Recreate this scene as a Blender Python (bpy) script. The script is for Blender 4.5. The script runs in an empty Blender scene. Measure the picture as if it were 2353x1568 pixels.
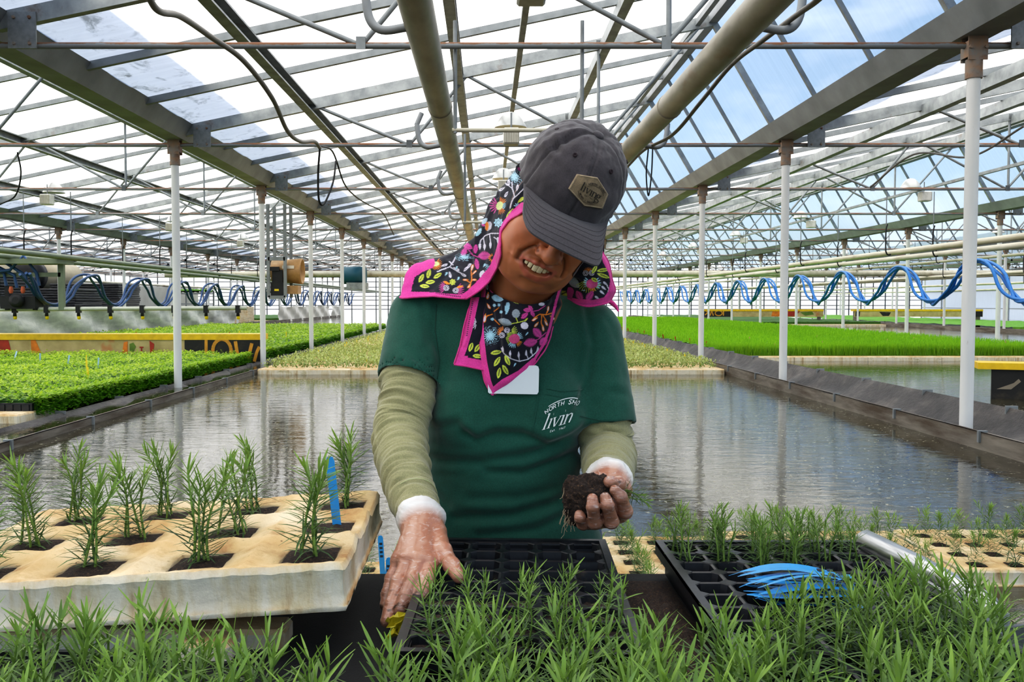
import bpy, math, random
import numpy as np
from mathutils import Vector, Matrix
rng = random.Random(7)
C = bpy.context.scene.collection
PI = math.pi
# ------------------------------------------------------------------ camera frame (metres; z=0 is the pond floor)
FPX, TH, CZ = 2092.0, math.atan(87/2092.0), 1.30
CT, ST = math.cos(TH), math.sin(TH)
def at(px, py, Y):
    """point of the place that the photograph shows at (px, py), at distance Y along the house"""
    u, v = (px-1117)/FPX, (784-py)/FPX
    dy, dz = CT+v*ST, -ST+v*CT
    t = Y/dy
    return Vector((u*t, Y, CZ+dz*t))
def onz(px, py, z):
    u, v = (px-1117)/FPX, (784-py)/FPX
    dy, dz = CT+v*ST, -ST+v*CT
    t = (z-CZ)/dz
    return Vector((u*t, dy*t, z))
# ------------------------------------------------------------------ mesh builder
class MB:
    def __init__(s): s.v=[]; s.f=[]; s.m=[]; s.sm=[]
    def add(s, verts, faces, mi=0, smooth=False):
        o=len(s.v); s.v.extend([tuple(p) for p in verts])
        for f in faces: s.f.append(tuple(i+o for i in f)); s.m.append(mi); s.sm.append(smooth)
    def box(s, c, d, mi=0, rz=0.0, mat=None):
        x,y,z=d[0]/2,d[1]/2,d[2]/2
        vs=[(-x,-y,-z),(x,-y,-z),(x,y,-z),(-x,y,-z),(-x,-y,z),(x,-y,z),(x,y,z),(-x,y,z)]
        M=(mat if mat is not None else Matrix.Rotation(rz,3,'Z')); c=Vector(c)
        s.add([M@Vector(v)+c for v in vs],[(0,3,2,1),(4,5,6,7),(0,1,5,4),(1,2,6,5),(2,3,7,6),(3,0,4,7)],mi)
    def boxmm(s,x0,x1,y0,y1,z0,z1,mi=0): s.box(((x0+x1)/2,(y0+y1)/2,(z0+z1)/2),(x1-x0,y1-y0,z1-z0),mi)
    def rbox(s,x0,x1,y0,y1,z0,z1,b=0.01,mi=0):
        """box with chamfered edges"""
        X=[x0,x0+b,x1-b,x1];Y=[y0,y0+b,y1-b,y1];Z=[z0,z0+b,z1-b,z1]
        r=[]
        for k,zz in enumerate(Z):
            i=b if k in(0,3) else 0
            r.append([(x0+b+i*0,y0+i,zz),(x1-b,y0+i,zz),(x1-i,y0+b,zz),(x1-i,y1-b,zz),(x1-b,y1-i,zz),(x0+b,y1-i,zz),(x0+i,y1-b,zz),(x0+i,y0+b,zz)])
        vs=[p for q in r for p in q]; fs=[tuple(range(7,-1,-1)),tuple(range(24,32))]
        for k in range(3):
            for j in range(8):
                a=k*8+j;b2=k*8+(j+1)%8; fs.append((a,b2,b2+8,a+8))
        s.add(vs,fs,mi)
    def beam(s,a,b,w,h,mi=0,up=(0,0,1)):
        """rectangular bar from a to b, w across, h along up"""
        a=Vector(a);b=Vector(b);d=(b-a); L=d.length
        if L<1e-6: return
        d/=L; u=Vector(up); sx=d.cross(u)
        if sx.length<1e-4: u=Vector((0,1,0)); sx=d.cross(u)
        sx.normalize(); u=sx.cross(d)
        sx*=w/2;u*=h/2
        s.add([a-sx-u,a+sx-u,a+sx+u,a-sx+u,b-sx-u,b+sx-u,b+sx+u,b-sx+u],[(3,2,1,0),(4,5,6,7),(0,1,5,4),(1,2,6,5),(2,3,7,6),(3,0,4,7)],mi)
    def prof(s,a,b,pts,mi=0,up=(0,0,1),closed=False,smooth=False):
        """open/closed profile pts (side,up) swept from a to b"""
        a=Vector(a);b=Vector(b);d=(b-a).normalized();u=Vector(up);sx=d.cross(u).normalized();u=sx.cross(d)
        n=len(pts);vs=[a+sx*p[0]+u*p[1] for p in pts]+[b+sx*p[0]+u*p[1] for p in pts]
        fs=[(i,(i+1)%n,n+(i+1)%n,n+i) for i in range(n if closed else n-1)]
        if closed: fs+=[tuple(range(n-1,-1,-1)),tuple(range(n,2*n))]
        s.add(vs,fs,mi,smooth)
    def tube(s,pts,r,n=8,mi=0,cap=True,smooth=True):
        pts=[Vector(p) for p in pts]; N=len(pts)
        rs=r if hasattr(r,'__len__') else [r]*N
        vs=[];prev=None
        for i,p in enumerate(pts):
            t=(pts[min(i+1,N-1)]-pts[max(i-1,0)])
            if t.length<1e-9: t=Vector((0,0,1))
            t.normalize()
            if prev is None:
                u=t.cross(Vector((0,0,1)))
                if u.length<0.05: u=t.cross(Vector((0,1,0)))
                u.normalize()
            else:
                u=prev-t*prev.dot(t)
                if u.length<1e-6: u=t.cross(Vector((0,1,0)))
                u.normalize()
            prev=u;w=t.cross(u)
            for k in range(n):
                a=2*PI*k/n; vs.append(p+(u*math.cos(a)+w*math.sin(a))*rs[i])
        fs=[]
        for i in range(N-1):
            for k in range(n):
                a=i*n+k;b=i*n+(k+1)%n; fs.append((a,b,b+n,a+n))
        s.add(vs,fs,mi,smooth)
        if cap: s.add(vs[:n],[tuple(range(n-1,-1,-1))],mi); s.add(vs[-n:],[tuple(range(n))],mi)
    def lathe(s,o,axis,prof,n=24,mi=0,smooth=True,cap=True):
        """prof: (distance along axis, radius)"""
        ax=Vector(axis).normalized();o=Vector(o);u=ax.cross(Vector((0,0,1)))
        if u.length<.05:u=ax.cross(Vector((0,1,0)))
        u.normalize();w=ax.cross(u);vs=[]
        for (h,r) in prof:
            for k in range(n):
                a=2*PI*k/n; vs.append(o+ax*h+(u*math.cos(a)+w*math.sin(a))*r)
        fs=[]
        for i in range(len(prof)-1):
            for k in range(n):
                a=i*n+k;b=i*n+(k+1)%n; fs.append((a,b,b+n,a+n))
        s.add(vs,fs,mi,smooth)
        if cap: s.add(vs[:n],[tuple(range(n-1,-1,-1))],mi); s.add(vs[-n:],[tuple(range(n))],mi)
    def grid(s,P,mi=0,smooth=True):
        n,m=len(P),len(P[0]); vs=[p for r in P for p in r]
        s.add(vs,[(i*m+j,i*m+j+1,(i+1)*m+j+1,(i+1)*m+j) for i in range(n-1) for j in range(m-1)],mi,smooth)
    def mesh(s,name):
        me=bpy.data.meshes.new(name); me.from_pydata(s.v,[],s.f)
        me.polygons.foreach_set('material_index',s.m); me.polygons.foreach_set('use_smooth',s.sm); me.update()
        return me
    def build(s,name,mats,parent=None,loc=None,rz=0):
        return link(name,s.mesh(name),mats,parent,loc,rz)
def link(name,me,mats,parent=None,loc=None,rz=0):
    if not isinstance(mats,(list,tuple)): mats=[mats]
    if not me.materials:
        for m in mats: me.materials.append(m)
    o=bpy.data.objects.new(name,me); C.objects.link(o)
    if parent is not None: o.parent=parent
    if loc is not None: o.location=loc
    if rz: o.rotation_euler[2]=rz
    return o
def tag(o,label,cat,group=None,kind=None):
    o['label']=label; o['category']=cat
    if group: o['group']=group
    if kind: o['kind']=kind
    return o
def struct(o): o['kind']='structure'; return o
def thing(name,loc=(0,0,0),rz=0):
    o=bpy.data.objects.new(name,None); C.objects.link(o); o.location=loc; o.rotation_euler[2]=rz; o.empty_display_size=.05
    return o
def dup(root,loc,rz=None,label=None,group=None):
    r=root.copy(); C.objects.link(r); r.location=loc
    if rz is not None: r.rotation_euler[2]=rz
    if label: r['label']=label
    if group: r['group']=group
    for ch in list(root.children):
        c=ch.copy(); C.objects.link(c); c.parent=r
        for g in list(ch.children):
            d=g.copy(); C.objects.link(d); d.parent=c
    return r
ORD=['','first','second','third','fourth','fifth','sixth','seventh','eighth','ninth','tenth','eleventh','twelfth','thirteenth','fourteenth','fifteenth','sixteenth','seventeenth','eighteenth','nineteenth','twentieth']
def mesh_np(name,V,F,smooth=True):
    me=bpy.data.meshes.new(name); V=np.asarray(V,np.float32); F=np.asarray(F,np.int32)
    k=F.shape[1]; me.vertices.add(len(V)); me.vertices.foreach_set('co',V.ravel())
    me.loops.add(F.size); me.loops.foreach_set('vertex_index',F.ravel())
    me.polygons.add(len(F)); me.polygons.foreach_set('loop_start',np.arange(0,F.size,k,dtype=np.int32))
    me.polygons.foreach_set('use_smooth',np.full(len(F),smooth)); me.update(calc_edges=True); me.validate()
    return me
def vcol(me,cols,name='Col'):
    a=me.color_attributes.new(name,'FLOAT_COLOR','POINT'); c=np.ones((len(me.vertices),4),np.float32); c[:,:3]=cols
    a.data.foreach_set('color',c.ravel())
# ------------------------------------------------------------------ materials
def lin(h):
    h=h.lstrip('#'); r=[int(h[i:i+2],16)/255 for i in (0,2,4)]
    return tuple((c/12.92 if c<=.04045 else ((c+.055)/1.055)**2.4) for c in r)
class NT:
    def __init__(s,name):
        s.m=bpy.data.materials.new(name); s.m.use_nodes=True; s.t=s.m.node_tree; s.n=s.t.nodes; s.L=s.t.links
        s.b=s.n['Principled BSDF']; s.out=s.n['Material Output']
    def new(s,t,**k):
        q=s.n.new(t)
        for a,b in k.items(): setattr(q,a,b)
        return q
    def coord(s,scale=(1,1,1),kind='Object',rot=(0,0,0)):
        tc=s.new('ShaderNodeTexCoord'); mp=s.new('ShaderNodeMapping'); mp.inputs['Scale'].default_value=scale; mp.inputs['Rotation'].default_value=rot
        s.L.new(tc.outputs[kind],mp.inputs[0]); return mp.outputs[0]
    def geo(s,scale=(1,1,1)):
        g=s.new('ShaderNodeNewGeometry'); mp=s.new('ShaderNodeMapping'); mp.inputs['Scale'].default_value=scale
        s.L.new(g.outputs['Position'],mp.inputs[0]); return mp.outputs[0]
    def noise(s,vec,scale,detail=4,rough=.55,dist=0):
        q=s.new('ShaderNodeTexNoise'); q.inputs['Scale'].default_value=scale; q.inputs['Detail'].default_value=detail; q.inputs['Roughness'].default_value=rough; q.inputs['Distortion'].default_value=dist
        if vec is not None: s.L.new(vec,q.inputs['Vector'])
        return q.outputs['Fac']
    def ramp(s,fac,stops,interp='LINEAR'):
        q=s.new('ShaderNodeValToRGB'); e=q.color_ramp; e.interpolation=interp
        while len(e.elements)<len(stops): e.elements.new(.5)
        for el,(p,c) in zip(e.elements,stops):
            el.position=p; el.color=(*(c if hasattr(c,'__len__') else (c,c,c)),1) if not (hasattr(c,'__len__') and len(c)==4) else c
        s.L.new(fac,q.inputs[0]); return q.outputs[0]
    def mix(s,fac,a,b,mode='MIX'):
        q=s.new('ShaderNodeMix',data_type='RGBA',blend_type=mode)
        for sock,v in ((q.inputs[0],fac),(q.inputs[6],a),(q.inputs[7],b)):
            if isinstance(v,(int,float)): sock.default_value=v
            elif isinstance(v,(tuple,list)): sock.default_value=(*v,1)
            else: s.L.new(v,sock)
        return q.outputs[2]
    def math(s,op,a,b=0.0):
        q=s.new('ShaderNodeMath',operation=op)
        for i,v in enumerate((a,b)):
            if isinstance(v,(int,float)): q.inputs[i].default_value=v
            else: s.L.new(v,q.inputs[i])
        return q.outputs[0]
    def set(s,col=None,rough=None,metal=None,spec=None,**k):
        for nm,v in (('Base Color',col),('Roughness',rough),('Metallic',metal),('Specular IOR Level',spec)):
            if v is None: continue
            if isinstance(v,(int,float)): s.b.inputs[nm].default_value=v
            elif isinstance(v,(tuple,list)): s.b.inputs[nm].default_value=(*v,1)
            else: s.L.new(v,s.b.inputs[nm])
        for a,v in k.items(): s.b.inputs[a.replace('_',' ')].default_value=v
        return s
    def bump(s,h,strength=.3,dist=.01):
        q=s.new('ShaderNodeBump'); q.inputs['Strength'].default_value=strength; q.inputs['Distance'].default_value=dist
        s.L.new(h,q.inputs['Height']); s.L.new(q.outputs[0],s.b.inputs['Normal']); return s
def flat(name,col,rough=.6,metal=0.0,var=.12,scale=6,bump=0,bscale=60,spec=.4):
    """one colour with soft procedural mottling"""
    n=NT(name); c=lin(col) if isinstance(col,str) else col
    f=n.noise(n.coord(),scale)
    n.set(n.ramp(f,[(.3,tuple(x*(1-var) for x in c)),(.7,tuple(min(1,x*(1+var)) for x in c))]),rough,metal,spec)
    if bump: n.bump(n.noise(n.coord(),bscale),bump,.005)
    return n.m
def dirty(name,col,dirt,rough=.6,metal=0.0,lo=.48,hi=.68,scale=5,stretch=(1,1,1),bump=.15,bscale=40,c2=None):
    """base colour, second tone and stains of dirt/rust by noise"""
    n=NT(name); c=lin(col);d=lin(dirt);v=n.coord(stretch)
    base=n.ramp(n.noise(v,scale*2.3),[(.3,tuple(x*.82 for x in c)),(.7,lin(c2) if c2 else tuple(min(1,x*1.1) for x in c))])
    n.set(n.mix(n.ramp(n.noise(v,scale,6,.65),[(lo,0.0),(hi,1.0)]),base,d),rough,metal)
    if bump: n.bump(n.noise(v,bscale),bump,.004)
    return n.m
# ------------------------------------------------------------------ camera, sun and sky
cam_d=bpy.data.cameras.new('camera'); cam=bpy.data.objects.new('camera',cam_d); C.objects.link(cam)
cam_d.sensor_width=36.0; cam_d.lens=36.0*FPX/2353; cam_d.shift_x=(1176.5-1117)/2353
cam.location=(0,0,CZ); cam.rotation_euler=(PI/2-TH,0,0); cam_d.clip_end=400
bpy.context.scene.camera=cam
sc=bpy.context.scene
SUN=Vector((-.80,.36,.56)).normalized()      # direction towards the sun
sd=bpy.data.lights.new('sun','SUN'); sd.energy=9.0; sd.angle=math.radians(1.2); sd.color=(1,.95,.86)
so=bpy.data.objects.new('sun',sd); C.objects.link(so); so.rotation_euler=SUN.to_track_quat('Z','Y').to_euler()
w=bpy.data.worlds.new('sky'); sc.world=w; w.use_nodes=True; wt=w.node_tree
sky=wt.nodes.new('ShaderNodeTexSky'); sky.sky_type='NISHITA'; sky.sun_disc=False
sky.sun_elevation=math.asin(SUN.z); sky.sun_rotation=math.atan2(SUN.x,SUN.y); sky.altitude=50; sky.air_density=1.0; sky.dust_density=1.5; sky.ozone_density=1.5
tc=wt.nodes.new('ShaderNodeTexCoord'); mp=wt.nodes.new('ShaderNodeMapping'); mp.inputs['Scale'].default_value=(1,1,2.2)
nz=wt.nodes.new('ShaderNodeTexNoise'); nz.inputs['Scale'].default_value=2.6; nz.inputs['Detail'].default_value=7; nz.inputs['Roughness'].default_value=.6
cr=wt.nodes.new('ShaderNodeValToRGB'); cr.color_ramp.elements[0].position=.50; cr.color_ramp.elements[1].position=.72
mx=wt.nodes.new('ShaderNodeMix'); mx.data_type='RGBA'; mx.inputs[7].default_value=(7.5,7.7,8.0,1)
wt.links.new(tc.outputs['Generated'],mp.inputs[0]); wt.links.new(mp.outputs[0],nz.inputs['Vector']); wt.links.new(nz.outputs['Fac'],cr.inputs[0])
wt.links.new(cr.outputs[0],mx.inputs[0]); wt.links.new(sky.outputs[0],mx.inputs[6])
bg=wt.nodes['Background']; wt.links.new(mx.outputs[2],bg.inputs[0]); bg.inputs[1].default_value=.25
sc.view_settings.view_transform='Standard'; sc.view_settings.look='None'; sc.view_settings.exposure=0.18
vs_=sc.view_settings; vs_.use_curve_mapping=True; cm=vs_.curve_mapping; cc_=cm.curves[3]
for x_,y_ in ((.03,.022),(.14,.126),(.45,.49)): cc_.points.new(x_,y_)
cm.update()
cy=sc.cycles; cy.use_denoising=True; cy.max_bounces=6; cy.diffuse_bounces=3; cy.glossy_bounces=3; cy.transmission_bounces=5; cy.transparent_max_bounces=8; cy.sample_clamp_indirect=6.0; cy.caustics_reflective=False; cy.caustics_refractive=False; cy.use_adaptive_sampling=True; cy.adaptive_threshold=.05
# ------------------------------------------------------------------ greenhouse structure
BW, G0 = 6.38, -3.25
def gx(b): return G0+BW*b
FR=[2.24+3.67*k for k in range(16)]
YE=60.0
ZT, ZL, ZR = 2.95, 3.12, 4.27         # tie bar, film at gutter, ridge
RX = 5.60                              # ridge offset in the bay
SL=(ZR-ZL)/(RX-.1)
def roofz(dx): return ZL+SL*(dx-.1) if dx<=RX else ZR-(ZR-ZL)*(dx-RX)/(BW-.1-RX)
galv=dirty('galvanised steel','#8b9092','#6a4a32',.55,.35,.60,.80,4,c2='#a3a8a8')
galv2=flat('galvanised bars','#858a8c',.55,.3,.18,8)
dark_st=flat('weathered gutter steel','#8b8f92',.6,.2,.2,3,.1)
rust=dirty('rusty steel','#8d8d8a','#70452a',.75,.1,.52,.70,7,c2='#9c7a5e')
rustbar=NT('tie bar steel'); 
_g=rustbar.new('ShaderNodeNewGeometry'); _s=rustbar.new('ShaderNodeSeparateXYZ'); rustbar.L.new(_g.outputs['Normal'],_s.inputs[0])
_f=rustbar.math('ADD',rustbar.math('MULTIPLY',_s.outputs[2],.35),rustbar.noise(rustbar.geo(),3.0,6,.7))
rustbar.set(rustbar.ramp(_f,[(.55,lin('#84898c')),(.66,lin('#7a5a40')),(.85,lin('#7c4a26'))]),.6,.2); rustbar=rustbar.m
white_post=NT('white painted post'); _v=white_post.coord((1,1,.25))
white_post.set(white_post.mix(white_post.ramp(white_post.noise(_v,9,6,.7),[(.62,0.0),(.72,1.0)]),white_post.ramp(white_post.noise(_v,3),[(.3,lin('#c9cbcc')),(.7,lin('#e6e6e4'))]),lin('#8a6a4a')),.45); white_post=white_post.m
cream=dirty('cream painted pipe','#c4bda6','#8a7355',.5,.1,.58,.75,3,(1,.3,1),c2='#d2cdba')
heatpipe=dirty('heating pipe','#8d8778','#7b5a34',.5,.45,.60,.78,2.5,(1,.35,1),.2,30,c2='#a8a294')
plate_m=dirty('gusset plate','#868a8c','#5c4332',.55,.4,.62,.75,14)
black_rub=flat('black rubber','#17181a',.55,0,.25,10)
# roof film
def film(name,tr,tint,dirt=True):
    n=NT(name); n.n.remove(n.b)
    t=n.new('ShaderNodeBsdfTranslucent'); d=n.new('ShaderNodeBsdfDiffuse'); p=n.new('ShaderNodeBsdfTransparent')
    m1=n.new('ShaderNodeMixShader'); m2=n.new('ShaderNodeMixShader'); m1.inputs[0].default_value=.12; m2.inputs[0].default_value=tr
    v=n.coord((.5,6,.5))
    col=n.ramp(n.noise(v,3.5,5,.6),[(.3,tuple(x*.90 for x in tint)),(.65,tint)])
    if dirt:
        g=n.coord((1,1,1)); s=n.new('ShaderNodeSeparateXYZ'); n.L.new(g,s.inputs[0])
        near=n.ramp(s.outputs[0],[(.0,1.0),(.5,.9),(1.0,0.0)])      # object x is measured from the gutter
        st=n.ramp(n.noise(n.coord((2.2,1.3,1)),2.6,6,.65,.6),[(.54,0.0),(.60,.3),(.68,.85)])
        col=n.mix(n.math('MULTIPLY',near,st),col,lin('#6f6a58'))
    n.L.new(col,t.inputs[0]); n.L.new(col,d.inputs[0]); p.inputs[0].default_value=(*tint,1)
    n.L.new(t.outputs[0],m1.inputs[1]); n.L.new(d.outputs[0],m1.inputs[2])
    n.L.new(m1.outputs[0],m2.inputs[1]); n.L.new(p.outputs[0],m2.inputs[2]); n.L.new(m2.outputs[0],n.out.inputs[0]); return n.m
film_m=film('white roof film',0.03,(.975,.965,.94))
pane_m=film('clear steep glazing',0.42,(.86,.93,1.0),False)
wall_film=film('hazy end wall film',0.22,(.90,.94,1.0),False)

BAYS=range(-3,5)
BAYN={-3:'the far left bay',-2:'the second bay to the left',-1:'the bay left of the middle one',0:'the middle bay',1:'the bay right of the middle one',2:'the second bay to the right',3:'the third bay to the right',4:'the far right bay'}
def roof_bay(b):
    x0=gx(b); me=MB(); r=random.Random(b)
    y0=-1.43; st=1.2233; ny=int((YE-y0)/st)
    # low slope in strips sagging between bars
    NX=14; P=[]
    sub=5
    for j in range(ny*sub+1):
        yy=y0+j*st/sub; t=(j%sub)/sub; row=[]
        for i in range(NX+1):
            dx=.02+(RX-.02)*i/NX; e=(i/NX)
            sag=.045*math.sin(PI*t)*(1-.5*e)*(1 if i else .3)
            row.append((dx,yy,roofz(max(dx,.1))+.05-sag+(.0 if i else -.04)))
        P.append(row)
    me.grid(P,0)
    P=[]
    for j in range(ny*2+1):
        yy=y0+j*st/2; P.append([(RX+(BW-.06-RX)*i/4,yy,roofz(RX+(BW-.1-RX)*i/4)+.03) for i in range(5)])
    g=len(me.f); me.grid(P,1)
    o=me.build('ceiling',[film_m,pane_m],None,(x0,0,0)); struct(o)
    o['label']='white plastic film roof over '+BAYN[b]
    # glazing bars
    mb=MB(); ms=MB()
    for j in range(ny+1):
        yy=y0+j*st
        if abs((yy-2.24)/3.67-round((yy-2.24)/3.67))<.05: pass
        else: mb.beam((.12,yy,roofz(.12)),(RX,yy,ZR),.045,.06)
        ms.beam((RX,yy,ZR-.01),(BW-.1,yy,ZL-.01),.035,.035)
    mb.build('glazing_bar_lattice',galv2,o); ms.build('steep_glazing_bar_lattice',galv2,o)
    rd=MB(); rd.beam((RX,y0,ZR-.02),(RX,YE,ZR-.02),.09,.10); rd.beam((RX-.16,y0,ZR-.07),(RX-.16,YE,ZR-.07),.05,.06); rd.build('ridge_beam',dark_st,o)
    return o
for b in BAYS: roof_bay(b)
# purlins: C sections under the film
PUR=[1.44,2.97,4.47]
def purlins(b):
    for q,dx in enumerate(PUR):
        o=MB(); z=roofz(dx)-.09; x=gx(b)+dx
        pts=[(.045,-.05),(.045,-.065),(-.045,-.065),(-.045,.05),(.045,.05),(.045,.035)]
        o.prof((x,-1.4,z),(x,YE,z),pts,0,(0,0,1))
        tag(o.build('purlin',galv),'%s long galvanised purlin under the film of %s'%(['lowest','middle','highest'][q],BAYN[b]),'roof beam','long roof purlins')
for b in BAYS: purlins(b)
# gutters
for b in list(BAYS)+[5]:
    x=gx(b); o=MB()
    pts=[(-.19,.16),(-.20,.16),(-.10,.0),(.10,.0),(.20,.16),(.19,.16),(.09,.012),(-.09,.012)]
    o.prof((x,-1.4,3.0),(x,YE,3.0),pts,0,(0,0,1),True)
    o=o.build('gutter',dark_st)
    nm={0:'wide steel rain gutter over the posts left of the worker',1:'wide steel rain gutter over the posts right of the worker'}.get(b,'steel rain gutter on the %s row of posts %s of the middle bay'%(ORD[abs(b) +1 if b<0 else b],'left' if b<0 else 'right'))
    tag(o,nm,'gutter','rain gutters between the roof bays')
# posts
def make_post(detail=True):
    t=thing('support_post'); m=MB(); m.tube([(0,0,.30),(0,0,2.86)],.041,14); m.build('pole',white_post,t)
    h=MB()
    h.boxmm(-.062,.062,-.05,-.042,2.85,3.0); h.boxmm(-.062,.062,.042,.05,2.85,3.0); h.boxmm(-.062,-.05,-.05,.05,2.87,2.97); h.boxmm(.05,.062,-.05,.05,2.87,2.97)
    h.tube([(0,0,2.74),(0,0,2.86)],.052,12); h.build('head_bracket',rust,t)
    bt=MB()
    for sx in (-.05,.05): bt.lathe((sx,-.05,2.93),(0,-1,0),[(0,.012),(.012,.012)],6)
    bt.build('bolt',rust,t)
    return t
post0=make_post()
SIDE={0:'left of the worker',1:'right of the worker'}
first=True
for b in range(-2,5):
    for k,yy in enumerate(FR):
        if yy<4: continue
        x=gx(b)
        if abs(x)*FPX/yy>1420: continue
        if b in(0,1): row='in the row just '+SIDE[b]
        else: row='in the %s row %s of the middle bay'%('second' if b in(-1,2) else 'third' if b in (-2,3) else 'fourth','left' if b<0 else 'right')
        lab='white post, %s from the camera %s'%(ORD[k] if k else 'first',row)
        if first: o=post0; o.location=(x,yy,0); o['label']=lab; first=False
        else: o=dup(post0,(x,yy,0),None,lab)
        o['category']='post'; o['group']='white posts '+row
# trusses
def truss(detail):
    """tie bar, rafter, web and gusset plates of one frame; local x from the gutter"""
    parts=[]
    m=MB(); m.tube([(.06,0,ZT),(BW-.06,0,ZT)],.021,10); parts.append(('tie_bar',m,rustbar))
    m=MB(); m.beam((.12,0,roofz(.12)-.03),(RX,0,ZR-.04),.06,.11); parts.append(('rafter',m,galv))
    m=MB(); m.beam((RX,0,ZR-.04),(BW-.1,0,ZL-.03),.05,.06); parts.append(('steep_rafter',m,galv))
    for (a,c) in [((1.50,roofz(1.50)-.07),(2.45,ZT)),((3.05,roofz(3.05)-.07),(2.45,ZT)),((3.05,roofz(3.05)-.07),(4.40,ZT)),((5.45,ZR-.12),(4.40,ZT)),((4.42,ZT),(4.42,roofz(4.42)-.05))]:
        m=MB(); p=Vector((a[0],0,a[1]));q=Vector((c[0],0,c[1]))
        m.tube([p,p.lerp(q,.12),p.lerp(q,.88),q],[.016,.018,.018,.016],8)
        m.boxmm(c[0]-.03,c[0]+.03,-.03,-.022,c[1]-.03,c[1]+.05); parts.append(('brace',m,galv2))
    for x in (.30,):
        m=MB(); m.boxmm(x-.09,x+.09,-.05,-.04,ZT-.03,ZT+.20)
        for sx in (-.05,.05):
            for sz in (.0,.165): m.lathe((x+sx,-.05,ZT+sz),(0,-1,0),[(0,.012),(.012,.010)],6,1)
        parts.append(('gusset_plate',m,plate_m))
    if detail:
        t=thing('roof_truss')
        for n,m,mt in parts: m.build(n,[mt,rust],t)
        return t
    big=MB()
    mats=[rustbar,galv,galv2,plate_m,rust]
    for n,m,mt in parts:
        o=len(big.v); big.v+=m.v
        for f,mi,s in zip(m.f,m.m,m.sm): big.f.append(tuple(i+o for i in f)); big.m.append(4 if mi else mats.index(mt)); big.sm.append(s)
    return big.build('roof_truss',mats)
tr0=truss(True); tr1=truss(False); u0=u1=False
for b in BAYS:
    for k,yy in enumerate(FR):
        near=b in(-1,0,1) and k in (1,2,3,4)
        lab='%s triangulated steel roof truss across %s'%('overhead' if k==0 else ORD[k]+' visible',BAYN[b])
        if near:
            if not u0: o=tr0; o.location=(gx(b),yy,0); o['label']=lab; u0=True
            else: o=dup(tr0,(gx(b),yy,0),None,lab)
        else:
            if not u1: o=tr1; o.location=(gx(b),yy,0); o['label']=lab; u1=True
            else: o=dup(tr1,(gx(b),yy,0),None,lab)
        o['category']='roof truss'; o['group']='roof trusses across '+BAYN[b]
# end and side walls of film on a bar lattice
xl,xr=gx(-3),gx(5)
m=MB()
P=[[(xl+(xr-xl)*i/40,YE,.3+(4.0)*j/6) for i in range(41)] for j in range(7)]; m.grid(P); wb=struct(m.build('wall_back',wall_film))
m=MB()
for i in range(65): 
    x=xl+(xr-xl)*i/64; m.boxmm(x-.03,x+.03,YE-.08,YE-.02,.3,4.2)
for z in (.9,1.15,1.5,1.75,2.0,2.35,2.7,3.0): m.boxmm(xl,xr,YE-.07,YE-.03,z-.025,z+.025)
m.build('wall_bar_lattice',flat('dark wall bars','#4b5054',.6,.3),wb)
for nm,x in (('wall_left',xl),('wall_right',xr)):
    m=MB(); m.grid([[(x,-2+62*i/30,.3+2.8*j/4) for i in range(31)] for j in range(5)]); wl=struct(m.build(nm,wall_film))
    m=MB()
    for i in range(18): yy=2.24+3.67*i/1; m.boxmm(x-.04,x+.04,yy-.04,yy+.04,.3,3.1) if yy<YE else None
    for z in (1.0,2.0): m.boxmm(x-.03,x+.03,-2,YE,z-.02,z+.02)
    m.build('wall_bar_lattice',galv2,wl)
# pond floor and water
WZ=.41
m=MB(); m.add([(xl,-2.5,0),(xr,-2.5,0),(xr,YE,0),(xl,YE,0)],[(0,1,2,3)]); struct(m.build('floor',flat('pond floor','#3a3428',.9)))
n=NT('pond water'); v=n.geo((1,.55,1))
spk=n.ramp(n.noise(n.geo((1,.8,1)),34,3,.6),[(.635,0.0),(.665,1.0)])
patch=n.ramp(n.noise(n.geo((.5,.35,1)),1.3,4,.6),[(.42,0.0),(.62,1.0)])
spk=n.math('MULTIPLY',spk,n.ramp(n.noise(n.geo((.6,.5,1)),2.0,3,.6),[(.35,.15),(.65,1.0)]))
base=n.mix(patch,lin('#2a261a'),lin('#45412f'))
n.set(n.mix(spk,base,lin('#aaa88a')),n.math('ADD',n.math('MULTIPLY',spk,.5),n.ramp(patch,[(0,.015),(1,.06)])),0,None,IOR=1.36)
h=n.math('ADD',n.math('MULTIPLY',n.noise(n.geo((1.0,2.6,1)),4.0,4,.6,.6),1.0),n.math('MULTIPLY',n.noise(n.geo((1,1.6,1)),26,3),.12))
n.bump(h,.045,.05); water_m=n.m
m=MB(); m.add([(xl,-2.5,WZ),(xr,-2.5,WZ),(xr,YE,WZ),(xl,YE,WZ)],[(0,1,2,3)]); wt_o=struct(m.build('water',water_m)); wt_o['label']='shallow murky pond water with floating algae specks'
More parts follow.
